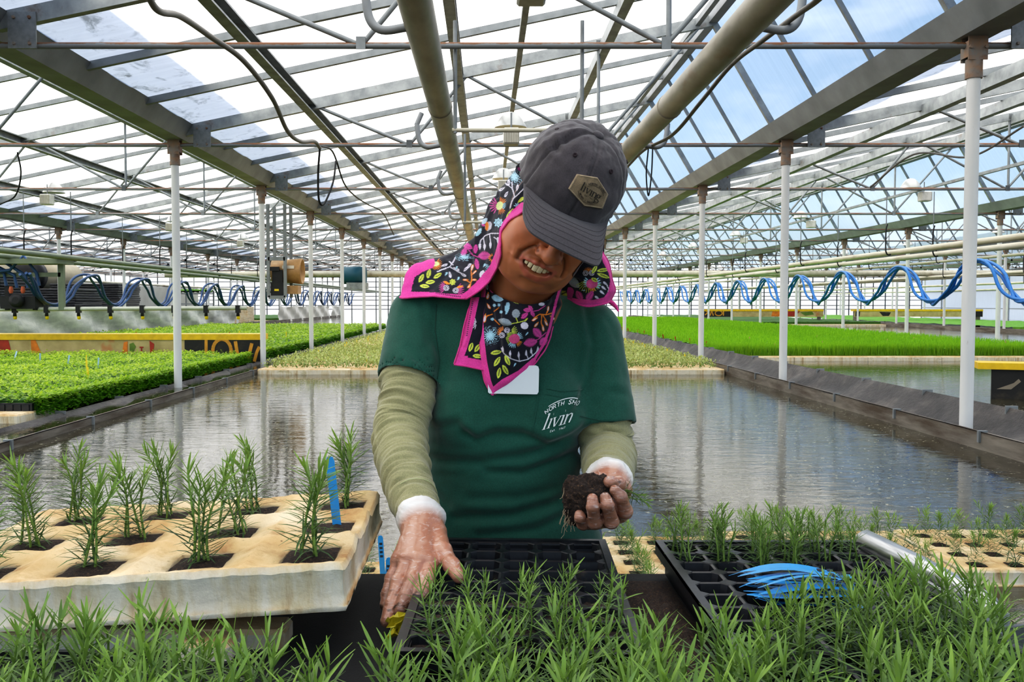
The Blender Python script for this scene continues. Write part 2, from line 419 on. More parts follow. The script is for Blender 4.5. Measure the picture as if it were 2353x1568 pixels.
# curbs between the ponds
wood=dirty('wet grey plank','#6e665c','#4d3f30',.7,0,.45,.65,3,(3,.4,3),.3,25,c2='#8a8378')
n=NT('grey pond liner'); v=n.geo((1,.6,1))
n.set(n.ramp(n.noise(v,5,6,.65),[(.3,lin('#1f1e1f')),(.5,lin('#3d3a39')),(.74,lin('#6d6661'))]),.55); n.bump(n.noise(v,9,6,.7),.6,.04); liner_m=n.m
def sheet_curb(x_in,z_in,x_out,z_out,nm,lab):
    s=1 if x_out>x_in else -1; r=random.Random(int(x_in*10)+50)
    m=MB(); m.boxmm(min(x_in-.04*s,x_in),max(x_in-.04*s,x_in),-2,YE-.1,.05,z_in)
    o=struct(m.build(nm,wood)); o['label']=lab
    m=MB(); m.boxmm(min(x_out,x_out+.035*s),max(x_out,x_out+.035*s),-2,YE-.1,.05,z_out-.01); m.build('back_board',wood,o)
    P=[];N=420
    for j in range(N+1):
        yy=-2+(YE-2.2)*(j/N)**1.6+.0; row=[]
        for i in range(9):
            t=i/8; x=x_in-.045*s+(x_out+.05*s-x_in)*t*1.0; z=z_in+.008+(z_out-z_in)*t-(.16 if x_in>0 else .11)*math.sin(PI*t)**.8
            w=math.sin(yy*3.1+t*4+math.sin(yy*1.3)*2)*.03+math.sin(yy*7.7-t*6)*.018
            if 0<i<8: z+=w*1.2; x+=w*.4
            if i==8: z-=.0
            row.append((x,yy,z))
        P.append(row)
    m=MB(); m.grid(P); m.build('liner',liner_m,o)
    for j in range(16):
        yy=3.2+j*1.15
        m=MB(); m.boxmm(x_in-.055*s if s>0 else x_in+.0,x_in+.0 if s>0 else x_in+.055,yy-.010,yy+.010,z_in-.06,z_in+.012)
        m.boxmm(min(x_out-.02*s,x_out+.06*s),max(x_out-.02*s,x_out+.06*s),yy+.5,yy+.515,z_out-.07,z_out+.02); m.build('clip',galv2,o)
    return o
sheet_curb(-2.93,.46,-3.34,.43,'pond_curb','plank and liner pond edge under the posts left of the worker')
sheet_curb(3.04,.515,3.46,.60,'pond_curb','plank and liner pond edge under the posts right of the worker')
for b in (-2,-1,2,3,4):
    m=MB(); m.boxmm(gx(b)-.17,gx(b)-.12,-1,YE-.1,.05,.52); m.boxmm(gx(b)+.12,gx(b)+.17,-1,YE-.1,.05,.52); m.boxmm(gx(b)-.12,gx(b)+.12,-1,YE-.1,.05,.46)
    o=struct(m.build('pond_curb',wood)); o['label']='plank pond edge along the %s row of posts %s'%('second' if b in(-1,2) else 'third' if b in(-2,3) else 'fourth','left' if b<0 else 'right')
# ------------------------------------------------------------------ rosemary seedlings
def leafmat(name,c1,c2,c3,tr=.25,sp=90):
    n=NT(name); g=n.new('ShaderNodeVertexColor'); g.layer_name='Col'
    oi=n.new('ShaderNodeObjectInfo')
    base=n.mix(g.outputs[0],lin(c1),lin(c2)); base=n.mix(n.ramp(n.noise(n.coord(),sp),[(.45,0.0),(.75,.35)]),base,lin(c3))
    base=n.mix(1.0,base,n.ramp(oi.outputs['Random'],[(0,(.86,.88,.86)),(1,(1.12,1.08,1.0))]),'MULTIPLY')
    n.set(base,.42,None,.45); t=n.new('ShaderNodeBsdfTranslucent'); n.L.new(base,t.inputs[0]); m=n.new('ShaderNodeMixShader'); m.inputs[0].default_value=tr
    n.L.new(n.b.outputs[0],m.inputs[1]); n.L.new(t.outputs[0],m.inputs[2]); n.L.new(m.outputs[0],n.out.inputs[0]); return n.m
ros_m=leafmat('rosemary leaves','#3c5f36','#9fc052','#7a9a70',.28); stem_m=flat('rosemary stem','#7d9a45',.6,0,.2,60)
soil_m=NT('potting soil'); _q=soil_m.noise(soil_m.coord(),260,5,.75); soil_m.set(soil_m.ramp(_q,[(.3,lin('#140e0a')),(.50,lin('#2b1e16')),(.62,lin('#4a3525')),(.70,lin('#a07c54'))]),.95); soil_m.bump(soil_m.noise(soil_m.coord(),190,4,.7),.9,.006); soil_m=soil_m.m
def rosemary(seed,h,nst,spread,lw=1.0,lseg=3,dens=1.0,leanm=.16):
    """leafy stems; vertex colour 0..1 = young/bright towards the tips"""
    r=random.Random(seed); V=[];F=[];Cc=[]; S=MB()
    for si in range(nst):
        a=r.uniform(0,2*PI); rad=r.uniform(.15,1)*spread if nst>1 else 0; hh=h*(r.uniform(.72,1.0) if si else 1); lean=r.uniform(.0,leanm); la=r.uniform(0,2*PI)
        b=Vector((rad*math.cos(a),rad*math.sin(a),-.004)); pts=[]
        for k in range(9):
            t=k/8; pts.append(b+Vector((math.cos(la)*lean*hh*t*t+.004*math.sin(t*5+a),math.sin(la)*lean*hh*t*t+.004*math.cos(t*4+a),hh*t*.95)))
        S.tube(pts,[.0019*(1-.45*k/8) for k in range(9)],5)
        nl=int(hh/.0080*dens); ph=r.uniform(0,6)
        for q in range(nl):
            t=(q+.6)/nl; t=.06+.94*t; f=t*8; i=min(int(f),7); p=pts[i].lerp(pts[i+1],f-i); ax=(pts[min(i+1,8)]-pts[i]).normalized()
            u=ax.cross(Vector((1,0,.1))).normalized(); w=ax.cross(u)
            for s2 in range(2 if t<.9 else 3):
                an=ph+q*1.57+s2*(PI if t<.9 else 2.09)+r.uniform(-.3,.3); out=u*math.cos(an)+w*math.sin(an)
                L=.041*lw*(1-.42*max(0,(t-.55)/.45))*(.55+.45*min(1,t/.25))*r.uniform(.8,1.15); wd=.00132*lw*r.uniform(.85,1.2)
                el=math.radians(20+42*max(0,(t-.45)/.55)**1.3+r.uniform(-12,12)); cur=r.uniform(-.15,.55)*(1.15-t)
                d=out*math.cos(el)+ax*math.sin(el); sd=ax.cross(out).normalized(); n0=len(V); up=d.cross(sd)
                for k in range(lseg+1):
                    e=k/lseg; c=p+d*L*e-Vector((0,0,1))*L*cur*e*e; ww=wd*(1-(2*e-.9)**2*.62) if k<lseg else wd*.22
                    if k==0: ww=wd*.5
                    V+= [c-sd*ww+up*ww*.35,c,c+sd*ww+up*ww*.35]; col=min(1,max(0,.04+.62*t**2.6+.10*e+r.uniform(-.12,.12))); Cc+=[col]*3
                for k in range(lseg):
                    o=n0+3*k; F+=[(o,o+1,o+4,o+3),(o+1,o+2,o+5,o+4)]
    me=mesh_np('rosemary_leaves',[tuple(v) for v in V],F); c=np.array(Cc); vcol(me,np.stack([c,c,c],1)); me.materials.append(ros_m)
    sm=S.mesh('rosemary_stem'); sm.materials.append(stem_m); return me,sm
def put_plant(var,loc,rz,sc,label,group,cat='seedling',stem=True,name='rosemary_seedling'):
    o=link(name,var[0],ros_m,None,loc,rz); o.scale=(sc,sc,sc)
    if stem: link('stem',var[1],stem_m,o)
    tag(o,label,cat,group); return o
BIG=[rosemary(100+i,.118,3,.019,1.25,3,.85) for i in range(6)]+[rosemary(110+i,.112,3,.016,1.18,3,.82) for i in range(3)]
MTV=[rosemary(190+i,.104,1,.0,1.0,3,.95) for i in range(6)]
RFT=[rosemary(170+i,.122,4,.022,1.05,3,1.45,.34) for i in range(6)]     # tall single stems near the camera
MID=[rosemary(130+i,.098,3,.014,.80,3,1.2) for i in range(6)]
SML=[rosemary(150+i,.072,5,.015,.66,2,1.7) for i in range(5)]
WOR='young rosemary'
foam=NT('weathered foam raft'); _v=foam.coord()
_b=foam.ramp(foam.noise(_v,5,5,.6),[(.30,lin('#bd9058')),(.48,lin('#dcbd8c')),(.70,lin('#ecdcbc'))])
_b=foam.mix(foam.ramp(foam.noise(foam.coord((1,1,.35)),9,7,.72),[(.50,0.0),(.68,.8)]),_b,lin('#9a6a38'))
_b=foam.mix(foam.ramp(foam.noise(foam.coord((1,1,2.5)),4.2,6,.7),[(.60,0.0),(.74,.7)]),_b,lin('#8f9a52'))
_vo=foam.new('ShaderNodeTexVoronoi',feature='DISTANCE_TO_EDGE'); _vo.inputs['Scale'].default_value=230; foam.L.new(_v,_vo.inputs['Vector'])
_b=foam.mix(foam.ramp(_vo.outputs['Distance'],[(0,.16),(.06,0.0)]),_b,lin('#8a6c48'))
_b=foam.mix(foam.ramp(foam.noise(_v,60,3,.7),[(.68,0.0),(.75,.9)]),_b,lin('#3d2a1c'))
_ge=foam.new('ShaderNodeNewGeometry'); _se=foam.new('ShaderNodeSeparateXYZ'); foam.L.new(_ge.outputs['Normal'],_se.inputs[0])
_side=foam.ramp(_se.outputs[2],[(.35,1.0),(.75,0.0)])
_run=foam.ramp(foam.noise(foam.coord((1,1,.22)),16,6,.7),[(.46,lin('#e0dccb')),(.58,lin('#cfc4a4')),(.70,lin('#9c7b50')),(.80,lin('#6a5a3c'))])
_run=foam.mix(foam.ramp(foam.noise(foam.coord((1,1,1.6)),5.5,6,.7),[(.58,0.0),(.70,.85)]),_run,lin('#7f8446'))
_b=foam.mix(foam.math('MULTIPLY',_side,.8),_b,_run)
foam.set(_b,.8); foam.bump(foam.noise(_v,45,5,.65),.35,.006); foam=foam.m
blackpl=NT('black tray plastic'); blackpl.set(blackpl.ramp(blackpl.noise(blackpl.coord(),30,4,.7),[(.35,lin('#0c0d10')),(.62,lin('#1a1c21')),(.78,lin('#4a3d30'))]),.38); blackpl.bump(blackpl.noise(blackpl.coord(),80,3),.15,.002); blackpl=blackpl.m
alu=NT('brushed aluminium'); alu.set(alu.ramp(alu.noise(alu.coord((8,.6,8)),10,4),[(.3,lin('#9a9c9f')),(.7,lin('#d8d9da'))]),.28,1.0); alu=alu.m
dullmetal=dirty('dull grey metal','#6d6f72','#45474a',.45,.7,.45,.7,6,bump=.1)
blue_m=flat('blue plastic tag','#2b8fd0',.4,0,.08,40); blue_d=flat('pen marks','#1c2a3a',.6)
yel_m=flat('yellow plastic tag','#e3c81f',.45,0,.1,30); red_m=flat('red plastic tag','#b8322a',.5,0,.1,30); pnk_m=flat('faded red tag','#c98878',.5,0,.1,30); ltb_m=flat('pale blue tag','#a9c8e4',.45,0,.1,30); mid_b=flat('blue garden tag','#2f6fc0',.45,0,.1,30)
def plant_tag(loc,mat,label,h=.11,w=.014,lean=(0,0),rz=0,group='plant tags',marks=True):
    m=MB(); a=[(-w/2,0),(w/2,0),(w/2,h*.93),(w/2*.7,h*.985),(0,h),(-w/2*.7,h*.985),(-w/2,h*.93)]
    f=[(x,-.0005,z) for x,z in a];b=[(x,.0005,z) for x,z in a];n=len(a)
    m.add(f+b,[tuple(range(n)),tuple(range(2*n-1,n-1,-1))]+[(i,(i+1)%n,n+(i+1)%n,n+i) for i in range(n)])
    if marks:
        for k in range(4): m.boxmm(-w*.28,w*.28,-.0009,-.0006,h*(.52+.09*k),h*(.57+.09*k),1)
    o=m.build('plant_tag',[mat,blue_d],None,loc,rz); o.rotation_euler=(lean[0],lean[1],rz); return tag(o,label,'plant tag',group)
# ------------------------------------------------------------------ the worker: one continuous body surface from blended volumes
class SDF:
    """smooth blend of simple volumes sampled on a rectilinear grid, skinned by surface nets"""
    def __init__(s,xs,ys,zs): s.xs,s.ys,s.zs=[np.asarray(a,np.float32) for a in(xs,ys,zs)]; s.d=np.full((len(xs),len(ys),len(zs)),.5,np.float32)
    def _sub(s,lo,hi):
        r=[]
        for a,l,h in zip((s.xs,s.ys,s.zs),lo,hi):
            i=max(int(np.searchsorted(a,l))-1,0); j=min(int(np.searchsorted(a,h))+1,len(a)); r.append(slice(i,max(j,i+1)))
        X,Y,Z=np.meshgrid(s.xs[r[0]],s.ys[r[1]],s.zs[r[2]],indexing='ij',sparse=True); return tuple(r),X,Y,Z
    def _join(s,r,d,k,cut):
        a=s.d[r]
        if cut: a,d,sg=-a,d,-1
        else: sg=1
        h=np.maximum(k-np.abs(a-d),0)/max(k,1e-6); s.d[r]=sg*(np.minimum(a,d)-h*h*k*.25)
    def cap(s,a,b,ra,rb,k=.01,cut=False):
        a=np.array(a,np.float32);b=np.array(b,np.float32);m=max(ra,rb)+k+.02
        r,X,Y,Z=s._sub(np.minimum(a,b)-m,np.maximum(a,b)+m); ab=b-a; L=float(ab@ab)+1e-12
        t=np.clip(((X-a[0])*ab[0]+(Y-a[1])*ab[1]+(Z-a[2])*ab[2])/L,0,1)
        d=np.sqrt((X-a[0]-t*ab[0])**2+(Y-a[1]-t*ab[1])**2+(Z-a[2]-t*ab[2])**2)-(ra+(rb-ra)*t); s._join(r,d,k,cut)
    def chain(s,pts,rs,k=.01,cut=False):
        for i in range(len(pts)-1): s.cap(pts[i],pts[i+1],rs[i],rs[i+1],k,cut)
    def ell(s,c,rad,k=.01,M=None,cut=False):
        c=np.array(c,np.float32); m=max(rad)+k+.02
        r,X,Y,Z=s._sub(c-m,c+m); X=X-c[0];Y=Y-c[1];Z=Z-c[2]
        if M is not None:
            M=np.asarray(M,np.float32); X,Y,Z=(M[0,0]*X+M[1,0]*Y+M[2,0]*Z,M[0,1]*X+M[1,1]*Y+M[2,1]*Z,M[0,2]*X+M[1,2]*Y+M[2,2]*Z)
        q=np.sqrt((X/rad[0])**2+(Y/rad[1])**2+(Z/rad[2])**2); g=np.sqrt((X/rad[0]**2)**2+(Y/rad[1]**2)**2+(Z/rad[2]**2)**2)+1e-6
        s._join(r,(q*(q-1)/g).astype(np.float32),k,cut)
    def plane(s,p,n,k=.003):
        """keep the side the normal points away from"""
        n=np.array(n,np.float32);n/=np.linalg.norm(n)
        X,Y,Z=np.meshgrid(s.xs,s.ys,s.zs,indexing='ij',sparse=True); d=(X-p[0])*n[0]+(Y-p[1])*n[1]+(Z-p[2])*n[2]
        s.d=np.maximum(s.d,d.astype(np.float32))
    def mesh(s):
        d=s.d; S=d<0; n=[k-1 for k in d.shape]
        cnt=np.zeros(n,np.int8); 
        for i in (0,1):
            for j in (0,1):
                for k in (0,1): cnt+=S[i:n[0]+i,j:n[1]+j,k:n[2]+k]
        act=(cnt>0)&(cnt<8); ids=np.full(n,-1,np.int64); I=np.argwhere(act); ids[act]=np.arange(len(I))
        acc=np.zeros((len(I),3)); num=np.zeros(len(I)); ax=(s.xs,s.ys,s.zs)
        for A in range(3):
            B,D=[q for q in range(3) if q!=A]
            for u in (0,1):
                for v in (0,1):
                    i0=I.copy(); i0[:,B]+=u; i0[:,D]+=v; i1=i0.copy(); i1[:,A]+=1
                    a=d[tuple(i0.T)];b=d[tuple(i1.T)]; w=(a<0)!=(b<0); t=np.where(w,a/np.where(w,a-b,1),0)
                    P=np.stack([ax[q][i0[:,q]] for q in range(3)],1).astype(float); P[:,A]+=t*(ax[A][i1[:,A]]-ax[A][i0[:,A]])
                    acc[w]+=P[w]; num+=w
        V=acc/np.maximum(num,1)[:,None]; F=[]
        for A in range(3):
            B,D=(A+1)%3,(A+2)%3; sl=[slice(None)]*3; sl2=[slice(None)]*3; sl[A]=slice(0,-1); sl2[A]=slice(1,None)
            c=S[tuple(sl)]!=S[tuple(sl2)]; E=np.argwhere(c); ok=(E[:,B]>0)&(E[:,D]>0)&(E[:,B]<n[B])&(E[:,D]<n[D]); E=E[ok]
            q=[]
            for (u,v) in ((0,0),(1,0),(1,1),(0,1)):
                e=E.copy(); e[:,B]-=u; e[:,D]-=v; q.append(ids[tuple(e.T)])
            q=np.stack(q,1); ins=S[tuple(E.T)]; q[~ins]=q[~ins][:,::-1]; F.append(q)
        F=np.concatenate(F); F=F[(F>=0).all(1)]
        return V,F
def smooth_mesh(V,F,it=2,lam=.5):
    e=np.concatenate([F[:,[0,1]],F[:,[1,2]],F[:,[2,3]],F[:,[3,0]]]); n=len(V)
    for _ in range(it):
        a=np.zeros_like(V); c=np.zeros(n)
        for k in range(3): a[:,k]=np.bincount(e[:,0],V[e[:,1],k],n)+np.bincount(e[:,1],V[e[:,0],k],n)
        c=np.bincount(e[:,0],minlength=n)+np.bincount(e[:,1],minlength=n)
        V=V+lam*(a/np.maximum(c,1)[:,None]-V)
    return V
def vnorm(V,F):
    fn=np.cross(V[F[:,2]]-V[F[:,0]],V[F[:,3]]-V[F[:,1]]); N=np.zeros_like(V)
    for k in range(4): np.add.at(N,F[:,k],fn)
    return N/(np.linalg.norm(N,axis=1)[:,None]+1e-12)
def ax_var(lo,hi,h,flo=None,fhi=None,fh=None):
    if flo is None: return np.arange(lo,hi+h,h)
    return np.concatenate([np.arange(lo,flo,h),np.arange(flo,fhi,fh),np.arange(fhi,hi+h,h)])
def toPx(V):
    V=np.asarray(V,float); y=V[:,1];z=V[:,2]-CZ; d=y*CT-z*ST; u=y*ST+z*CT
    return np.stack([1117+FPX*V[:,0]/d,784-FPX*u/d],1)
def vnoise(P,f,seed=0):
    """cheap smooth value noise, -1..1"""
    q=np.asarray(P)*f; i=np.floor(q).astype(np.int64); t=q-i; t=t*t*(3-2*t); out=0
    for a in(0,1):
        for b in(0,1):
            for c in(0,1):
                h=((i[:,0]+a)*73856093)^((i[:,1]+b)*19349663)^((i[:,2]+c)*83492791)^(seed*2654435)
                h=(h^(h>>13))*1274126177; v=((h&0xffff)/32767.5-1)
                out=out+v*np.where(a,t[:,0],1-t[:,0])*np.where(b,t[:,1],1-t[:,1])*np.where(c,t[:,2],1-t[:,2])
    return out
A=lambda px,py,Y: np.array(at(px,py,Y))
# pose -------------------------------------------------------------
_U=np.array([.41,-.56,.71]);_U/=np.linalg.norm(_U);_R=np.array([.89,.2,-.39]);_R-=_U*(_R@_U);_R/=np.linalg.norm(_R)
HR=np.stack([_R,np.cross(_R,_U),_U],1)      # columns: right, forward, up of the head
HC=A(1262.8,601.1,1.49)-HR@np.array([0,.118,-.042])
def hd(x,y,z): return HC+HR@np.array([x,y,z])
S_L,E_L,W_L=A(957,728,1.80),A(926,1010,1.67),A(968,1205,1.45)
S_R,E_R,W_R=A(1364,764,1.80),A(1393,1035,1.745),A(1400,1112,1.53)
NECK=A(1195,735,1.775); PEL=np.array([.04,1.83,.86])
FL=dict(index=[(985,1296,1.335),(982,1330,1.30),(968,1362,1.275),(957,1384,1.262)],middle=[(962,1290,1.332),(947,1335,1.292),(931,1375,1.266),(918,1401,1.253)],
 ring=[(937,1288,1.337),(914,1340,1.302),(899,1390,1.268),(888,1428,1.244)],pinky=[(918,1288,1.352),(900,1330,1.332),(889,1366,1.312),(884,1392,1.298)])
TL=[(1000,1225,1.43),(1018,1268,1.365),(1038,1300,1.32),(1054,1326,1.292)]
FRT=dict(index=[(1424,1182,1.487),(1437,1176,1.442),(1427,1143,1.426),(1413,1128,1.428)],middle=[(1400,1192,1.477),(1405,1199,1.427),(1396,1162,1.410),(1391,1145,1.416)],
 ring=[(1372,1196,1.477),(1367,1201,1.427),(1362,1166,1.409),(1361,1147,1.413)],pinky=[(1350,1197,1.482),(1340,1204,1.440),(1333,1190,1.428),(1331,1182,1.430)])
TR=[(1424,1135,1.52),(1432,1126,1.485),(1420,1112,1.462),(1400,1108,1.448)]
def hand(s,W,fing,thumb,g=0.0,k=.010):
    for nm,p in fing.items():
        P=[A(*q) for q in p]; r={'index':.0098,'middle':.0100,'ring':.0095,'pinky':.0084}[nm]+g
        w=W+(P[0]-W)*.12
        s.cap(w,P[0],.019+g,.0125+g,.016)
    for nm,p in fing.items():
        P=[A(*q) for q in p]; r={'index':.0098,'middle':.0100,'ring':.0095,'pinky':.0084}[nm]+g
        s.chain(P,[r+.0012,r+.0006,r,r-.0013],.0035)
        s.ell(P[1],(r+.0012,)*3,.004); s.ell(P[0],(r+.002,)*3,.008)
    T=[A(*q) for q in thumb]; s.chain([W+(T[0]-W)*.4]+T,[.018+g,.0165+g,.0128+g,.0110+g,.0092+g],.008)
def head(s):
    M=HR
    E=lambda c,r,k=.012,cut=False: s.ell(hd(*c),r,k,M,cut)
    E((0,-.012,.035),(.075,.093,.088)); E((0,.025,-.045),(.066,.064,.085),.03)
    E((0,.028,-.095),(.056,.050,.044),.03); E((0,.062,-.130),(.022,.019,.018),.022)
    for q in(-1,1):
        E((q*.041,.058,-.042),(.025,.024,.024),.022); E((q*.043,.033,-.090),(.025,.034,.038),.03); E((q*.030,.046,-.118),(.022,.024,.022),.03)
        E((q*.0700,-.012,-.02),(.010,.018,.030),.008); E((q*.031,.076,.002),(.017,.0150,.0125),.008)
        s.cap(hd(q*.010,.090,.024),hd(q*.046,.072,.026),.006,.006,.016)
    s.cap(hd(0,.086,.010),hd(0,.111,-.034),.0095,.0115,.016); E((0,.1115,-.0405),(.0130,.0115,.0105),.010)
    for q in(-1,1):
        E((q*.0170,.0985,-.0430),(.0098,.0120,.0085),.009); E((q*.0090,.1065,-.0530),(.0048,.006,.004),.003,True)
    E((0,.072,-.088),(.040,.026,.024),.022)
    s.chain([hd(*p) for p in UPL],[.0020,.0028,.0032,.0032,.0028,.0020],.006)
    s.chain([hd(*p) for p in LOL],[.0026,.0042,.0052,.0052,.0042,.0026],.006)
    s.chain([hd(p[0]+MDX,p[1],p[2]+MDZ) for p in [(-.0285,.0805,-.0822),(-.0185,.0930,-.0850),(-.0025,.0985,-.0863),(.0135,.0930,-.0850),(.0235,.0815,-.0822)]],[.0032,.0068,.0082,.0068,.0032],.002,True)
UPL=[(-.0325,.0765,-.0805),(-.022,.0905,-.0755),(-.010,.0972,-.0720),(.005,.0972,-.0722),(.017,.0915,-.0755),(.0275,.0785,-.0805)]
LOL=[(-.0325,.0765,-.0805),(-.0255,.0845,-.0930),(-.012,.0915,-.1008),(.007,.0915,-.1008),(.0205,.0855,-.0930),(.0275,.0785,-.0805)]
MDX,MDZ=-.0030,.0050
UPL=[(x+MDX,y,z+MDZ) for x,y,z in UPL]; LOL=[(x+MDX,y,z+MDZ) for x,y,z in LOL]
def body_core(s):
    s.cap(hd(-.008,-.02,-.075),NECK+np.array([-.012,.02,-.03]),.060,.064,.03)
    s.cap(S_L,S_R,.044,.044,.04); s.ell((.045,1.80,1.17),(.150,.100,.17),.06); s.ell((.04,1.80,.99),(.135,.098,.17),.06); s.ell((.04,1.82,.85),(.155,.108,.12),.06)
    s.cap(NECK+np.array([0,.03,-.03]),(.045,1.80,1.2),.052,.065,.05)
    s.chain([S_L,E_L,W_L],[.045,.037,.027],.02); s.chain([S_R,E_R,W_R],[.045,.036,.026],.02)
    for q in(-1,1):
        s.chain([(.04+q*.085,1.83,.80),(.04+q*.095,1.82,.45),(.04+q*.10,1.85,.08),],[.082,.055,.040],.04)
        s.cap((.04+q*.10,1.86,.045),(.04+q*.115,1.68,.035),.038,.030,.02)
_hb=(HC-.17,HC+.17)
g=SDF(ax_var(-.26,.40,.006,-.03,.26,.0022),ax_var(1.20,2.02,.006,1.44,1.72,.0022),ax_var(-.005,1.64,.007,CZ-.03,CZ+.30,.0022))
head(g); body_core(g); hand(g,W_L,FL,TL,-.001); hand(g,W_R,FRT,TR,-.001)
V,F=g.mesh(); V=smooth_mesh(V,F,1,.4)
def poly2(Q,pts):
    d=np.full(len(Q),1e9)
    for p,q in zip(pts[:-1],pts[1:]):
        p=np.array(p);q=np.array(q);ab=q-p;t=np.clip(((Q-p)@ab)/(ab@ab),0,1); d=np.minimum(d,np.linalg.norm(Q-p-t[:,None]*ab,axis=1))
    return d
N=vnorm(V,F); H=(V-HC)@HR; Q=H[:,[0,2]]; front=(H[:,1]>.02)&(np.abs(H[:,0])<.1)&(np.abs(H[:,2])<.2)
dsp=np.zeros(len(V))
for q in(-1,1):
    fold=[(q*.0235,-.0385),(q*.0335,-.0525),(q*.0410,-.0680),(q*.0425,-.0830)]
    d=poly2(Q,fold); dsp-=.0042*np.exp(-(d/.0028)**2)
    dd=poly2(Q,[(x+q*.0075,z+.002) for x,z in fold]); dsp+=.0024*np.exp(-(dd/.007)**2)
    d=poly2(Q,[(q*.0325-.0025,-.0808),(q*.0375-.0025,-.083)]); dsp-=.0022*np.exp(-(d/.0028)**2)
    d=poly2(Q,[(q*.054,-.078),(q*.052,-.100),(q*.043,-.120)]); dsp-=.0010*np.exp(-(d/.004)**2)
d=poly2(Q,[(-.018,-.1105),(0,-.1130),(.018,-.1105)]); dsp-=.0026*np.exp(-(d/.0040)**2); d=poly2(Q,[(-.004,-.128),(.004,-.128)]); dsp+=.0022*np.exp(-(d/.010)**2)
V=V+N*(dsp*front)[:,None]
person_me=mesh_np('person',V,F)
col=np.tile(np.array(lin('#b36f4a')),(len(V),1))
def tint(mask,c,am):
    m=np.clip(mask,0,1)[:,None]*am; col[:]=col*(1-m)+np.array(lin(c))*m
gs=lambda c,r: np.exp(-(((H-np.array(c))/np.array(r))**2).sum(1))
for q in(-1,1): tint(gs((q*.042,.075,-.045),(.025,.03,.022)),'#bb6f4a',.8); tint(gs((q*.05,.05,-.10),(.02,.03,.03)),'#b8734e',.5)
tint(gs((0,.118,-.045),(.018,.02,.016)),'#b96f4d',.6); tint(gs((0,.075,-.132),(.024,.025,.016)),'#bd7a57',.7)
dl=np.minimum(poly2(Q,[(x,z) for x,y,z in UPL])/.0034,poly2(Q,[(x,z) for x,y,z in LOL])/.0054)
tint(np.clip((1.12-dl)/.25,0,1)*front,'#b4604f',.8)
di=poly2(Q-np.array([MDX,MDZ]),[(-.0275,-.0822),(-.0185,-.0850),(-.0025,-.0863),(.0135,-.0850),(.0225,-.0822)])
tint(np.clip((.0070-.0035*np.abs(Q[:,0]+.0025-MDX)/.03-di)/.0012,0,1)*front*(H[:,1]>.05),'#4a1f19',.9)
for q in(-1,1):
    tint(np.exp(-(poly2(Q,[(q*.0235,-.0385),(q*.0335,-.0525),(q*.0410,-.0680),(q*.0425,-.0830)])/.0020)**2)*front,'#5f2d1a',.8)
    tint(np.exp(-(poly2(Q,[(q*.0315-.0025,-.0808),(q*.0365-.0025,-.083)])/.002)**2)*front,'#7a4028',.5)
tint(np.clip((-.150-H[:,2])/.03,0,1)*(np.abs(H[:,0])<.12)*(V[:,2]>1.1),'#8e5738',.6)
col*=(1+.06*vnoise(V,55,3)+.04*vnoise(V,160,4))[:,None]
vcol(person_me,np.clip(col,0,1))
n=NT('skin'); a=n.new('ShaderNodeVertexColor'); a.layer_name='Col'
n.set(a.outputs[0],.42,None,.45,Subsurface_Weight=.10,Subsurface_Scale=.006); n.b.inputs['Subsurface Radius'].default_value=(1,.35,.2); n.bump(n.noise(n.coord(),420,3),.12,.001); skin_m=n.m
person=link('person',person_me,skin_m)
tag(person,'smiling person in grey cap, flowered headscarf and green T-shirt, bending over the seedling trays','person')
# teeth and eyes
teeth_m=flat('teeth','#e8d8b8',.25,0,.06,60)
m=MB()
tp=[-.0250,-.0197,-.0130,-.0043,.0043,.0130,.0197,.0250]
for i,x in enumerate(tp):
    w=[.0048,.0063,.0073,.0092,.0092,.0073,.0063,.0048][i]; hgt=[.0100,.0128,.0150,.0172,.0172,.0150,.0128,.0100][i]
    y=.0968-.0145*(x/.0255)**2; zt=-.0728-.0040*(x/.0255)**2+.0018; ang=-math.atan2(2*.0140*x,.0255**2)*.8
    R=np.array(Matrix.Rotation(ang,3,'Z')); rows=[]
    NU,NV=12,8
    for a in range(NV+1):
        th=PI*a/NV; row=[]
        for b in range(NU):
            ph=2*PI*b/NU; sx,sy,sz=math.sin(th)*math.cos(ph),math.sin(th)*math.sin(ph),math.cos(th)
            f=lambda t,e=.32: math.copysign(abs(t)**e,t)
            p=R@np.array([f(sx)*w/2,f(sy)*.0032,f(sz)*hgt/2]); row.append(tuple(hd(x-.0025+MDX+p[0],y+p[1],zt+MDZ-hgt/2+p[2])))
        rows.append(row)
    for r_ in rows: r_.append(r_[0])
    m.grid(rows)
m.build('teeth',teeth_m,person)
eye_m=flat('eye','#e8e2da',.2,0,.03)
for q in(-1,1):
    m=MB(); c=hd(q*.031,.0790,.002); m.lathe(c-HR[:,1]*.012,HR[:,1],[(0,.001),(.003,.008),(.008,.0112),(.012,.0120),(.017,.0105),(.021,.0065),(.0238,.001)],16); m.build('eye',eye_m,person)
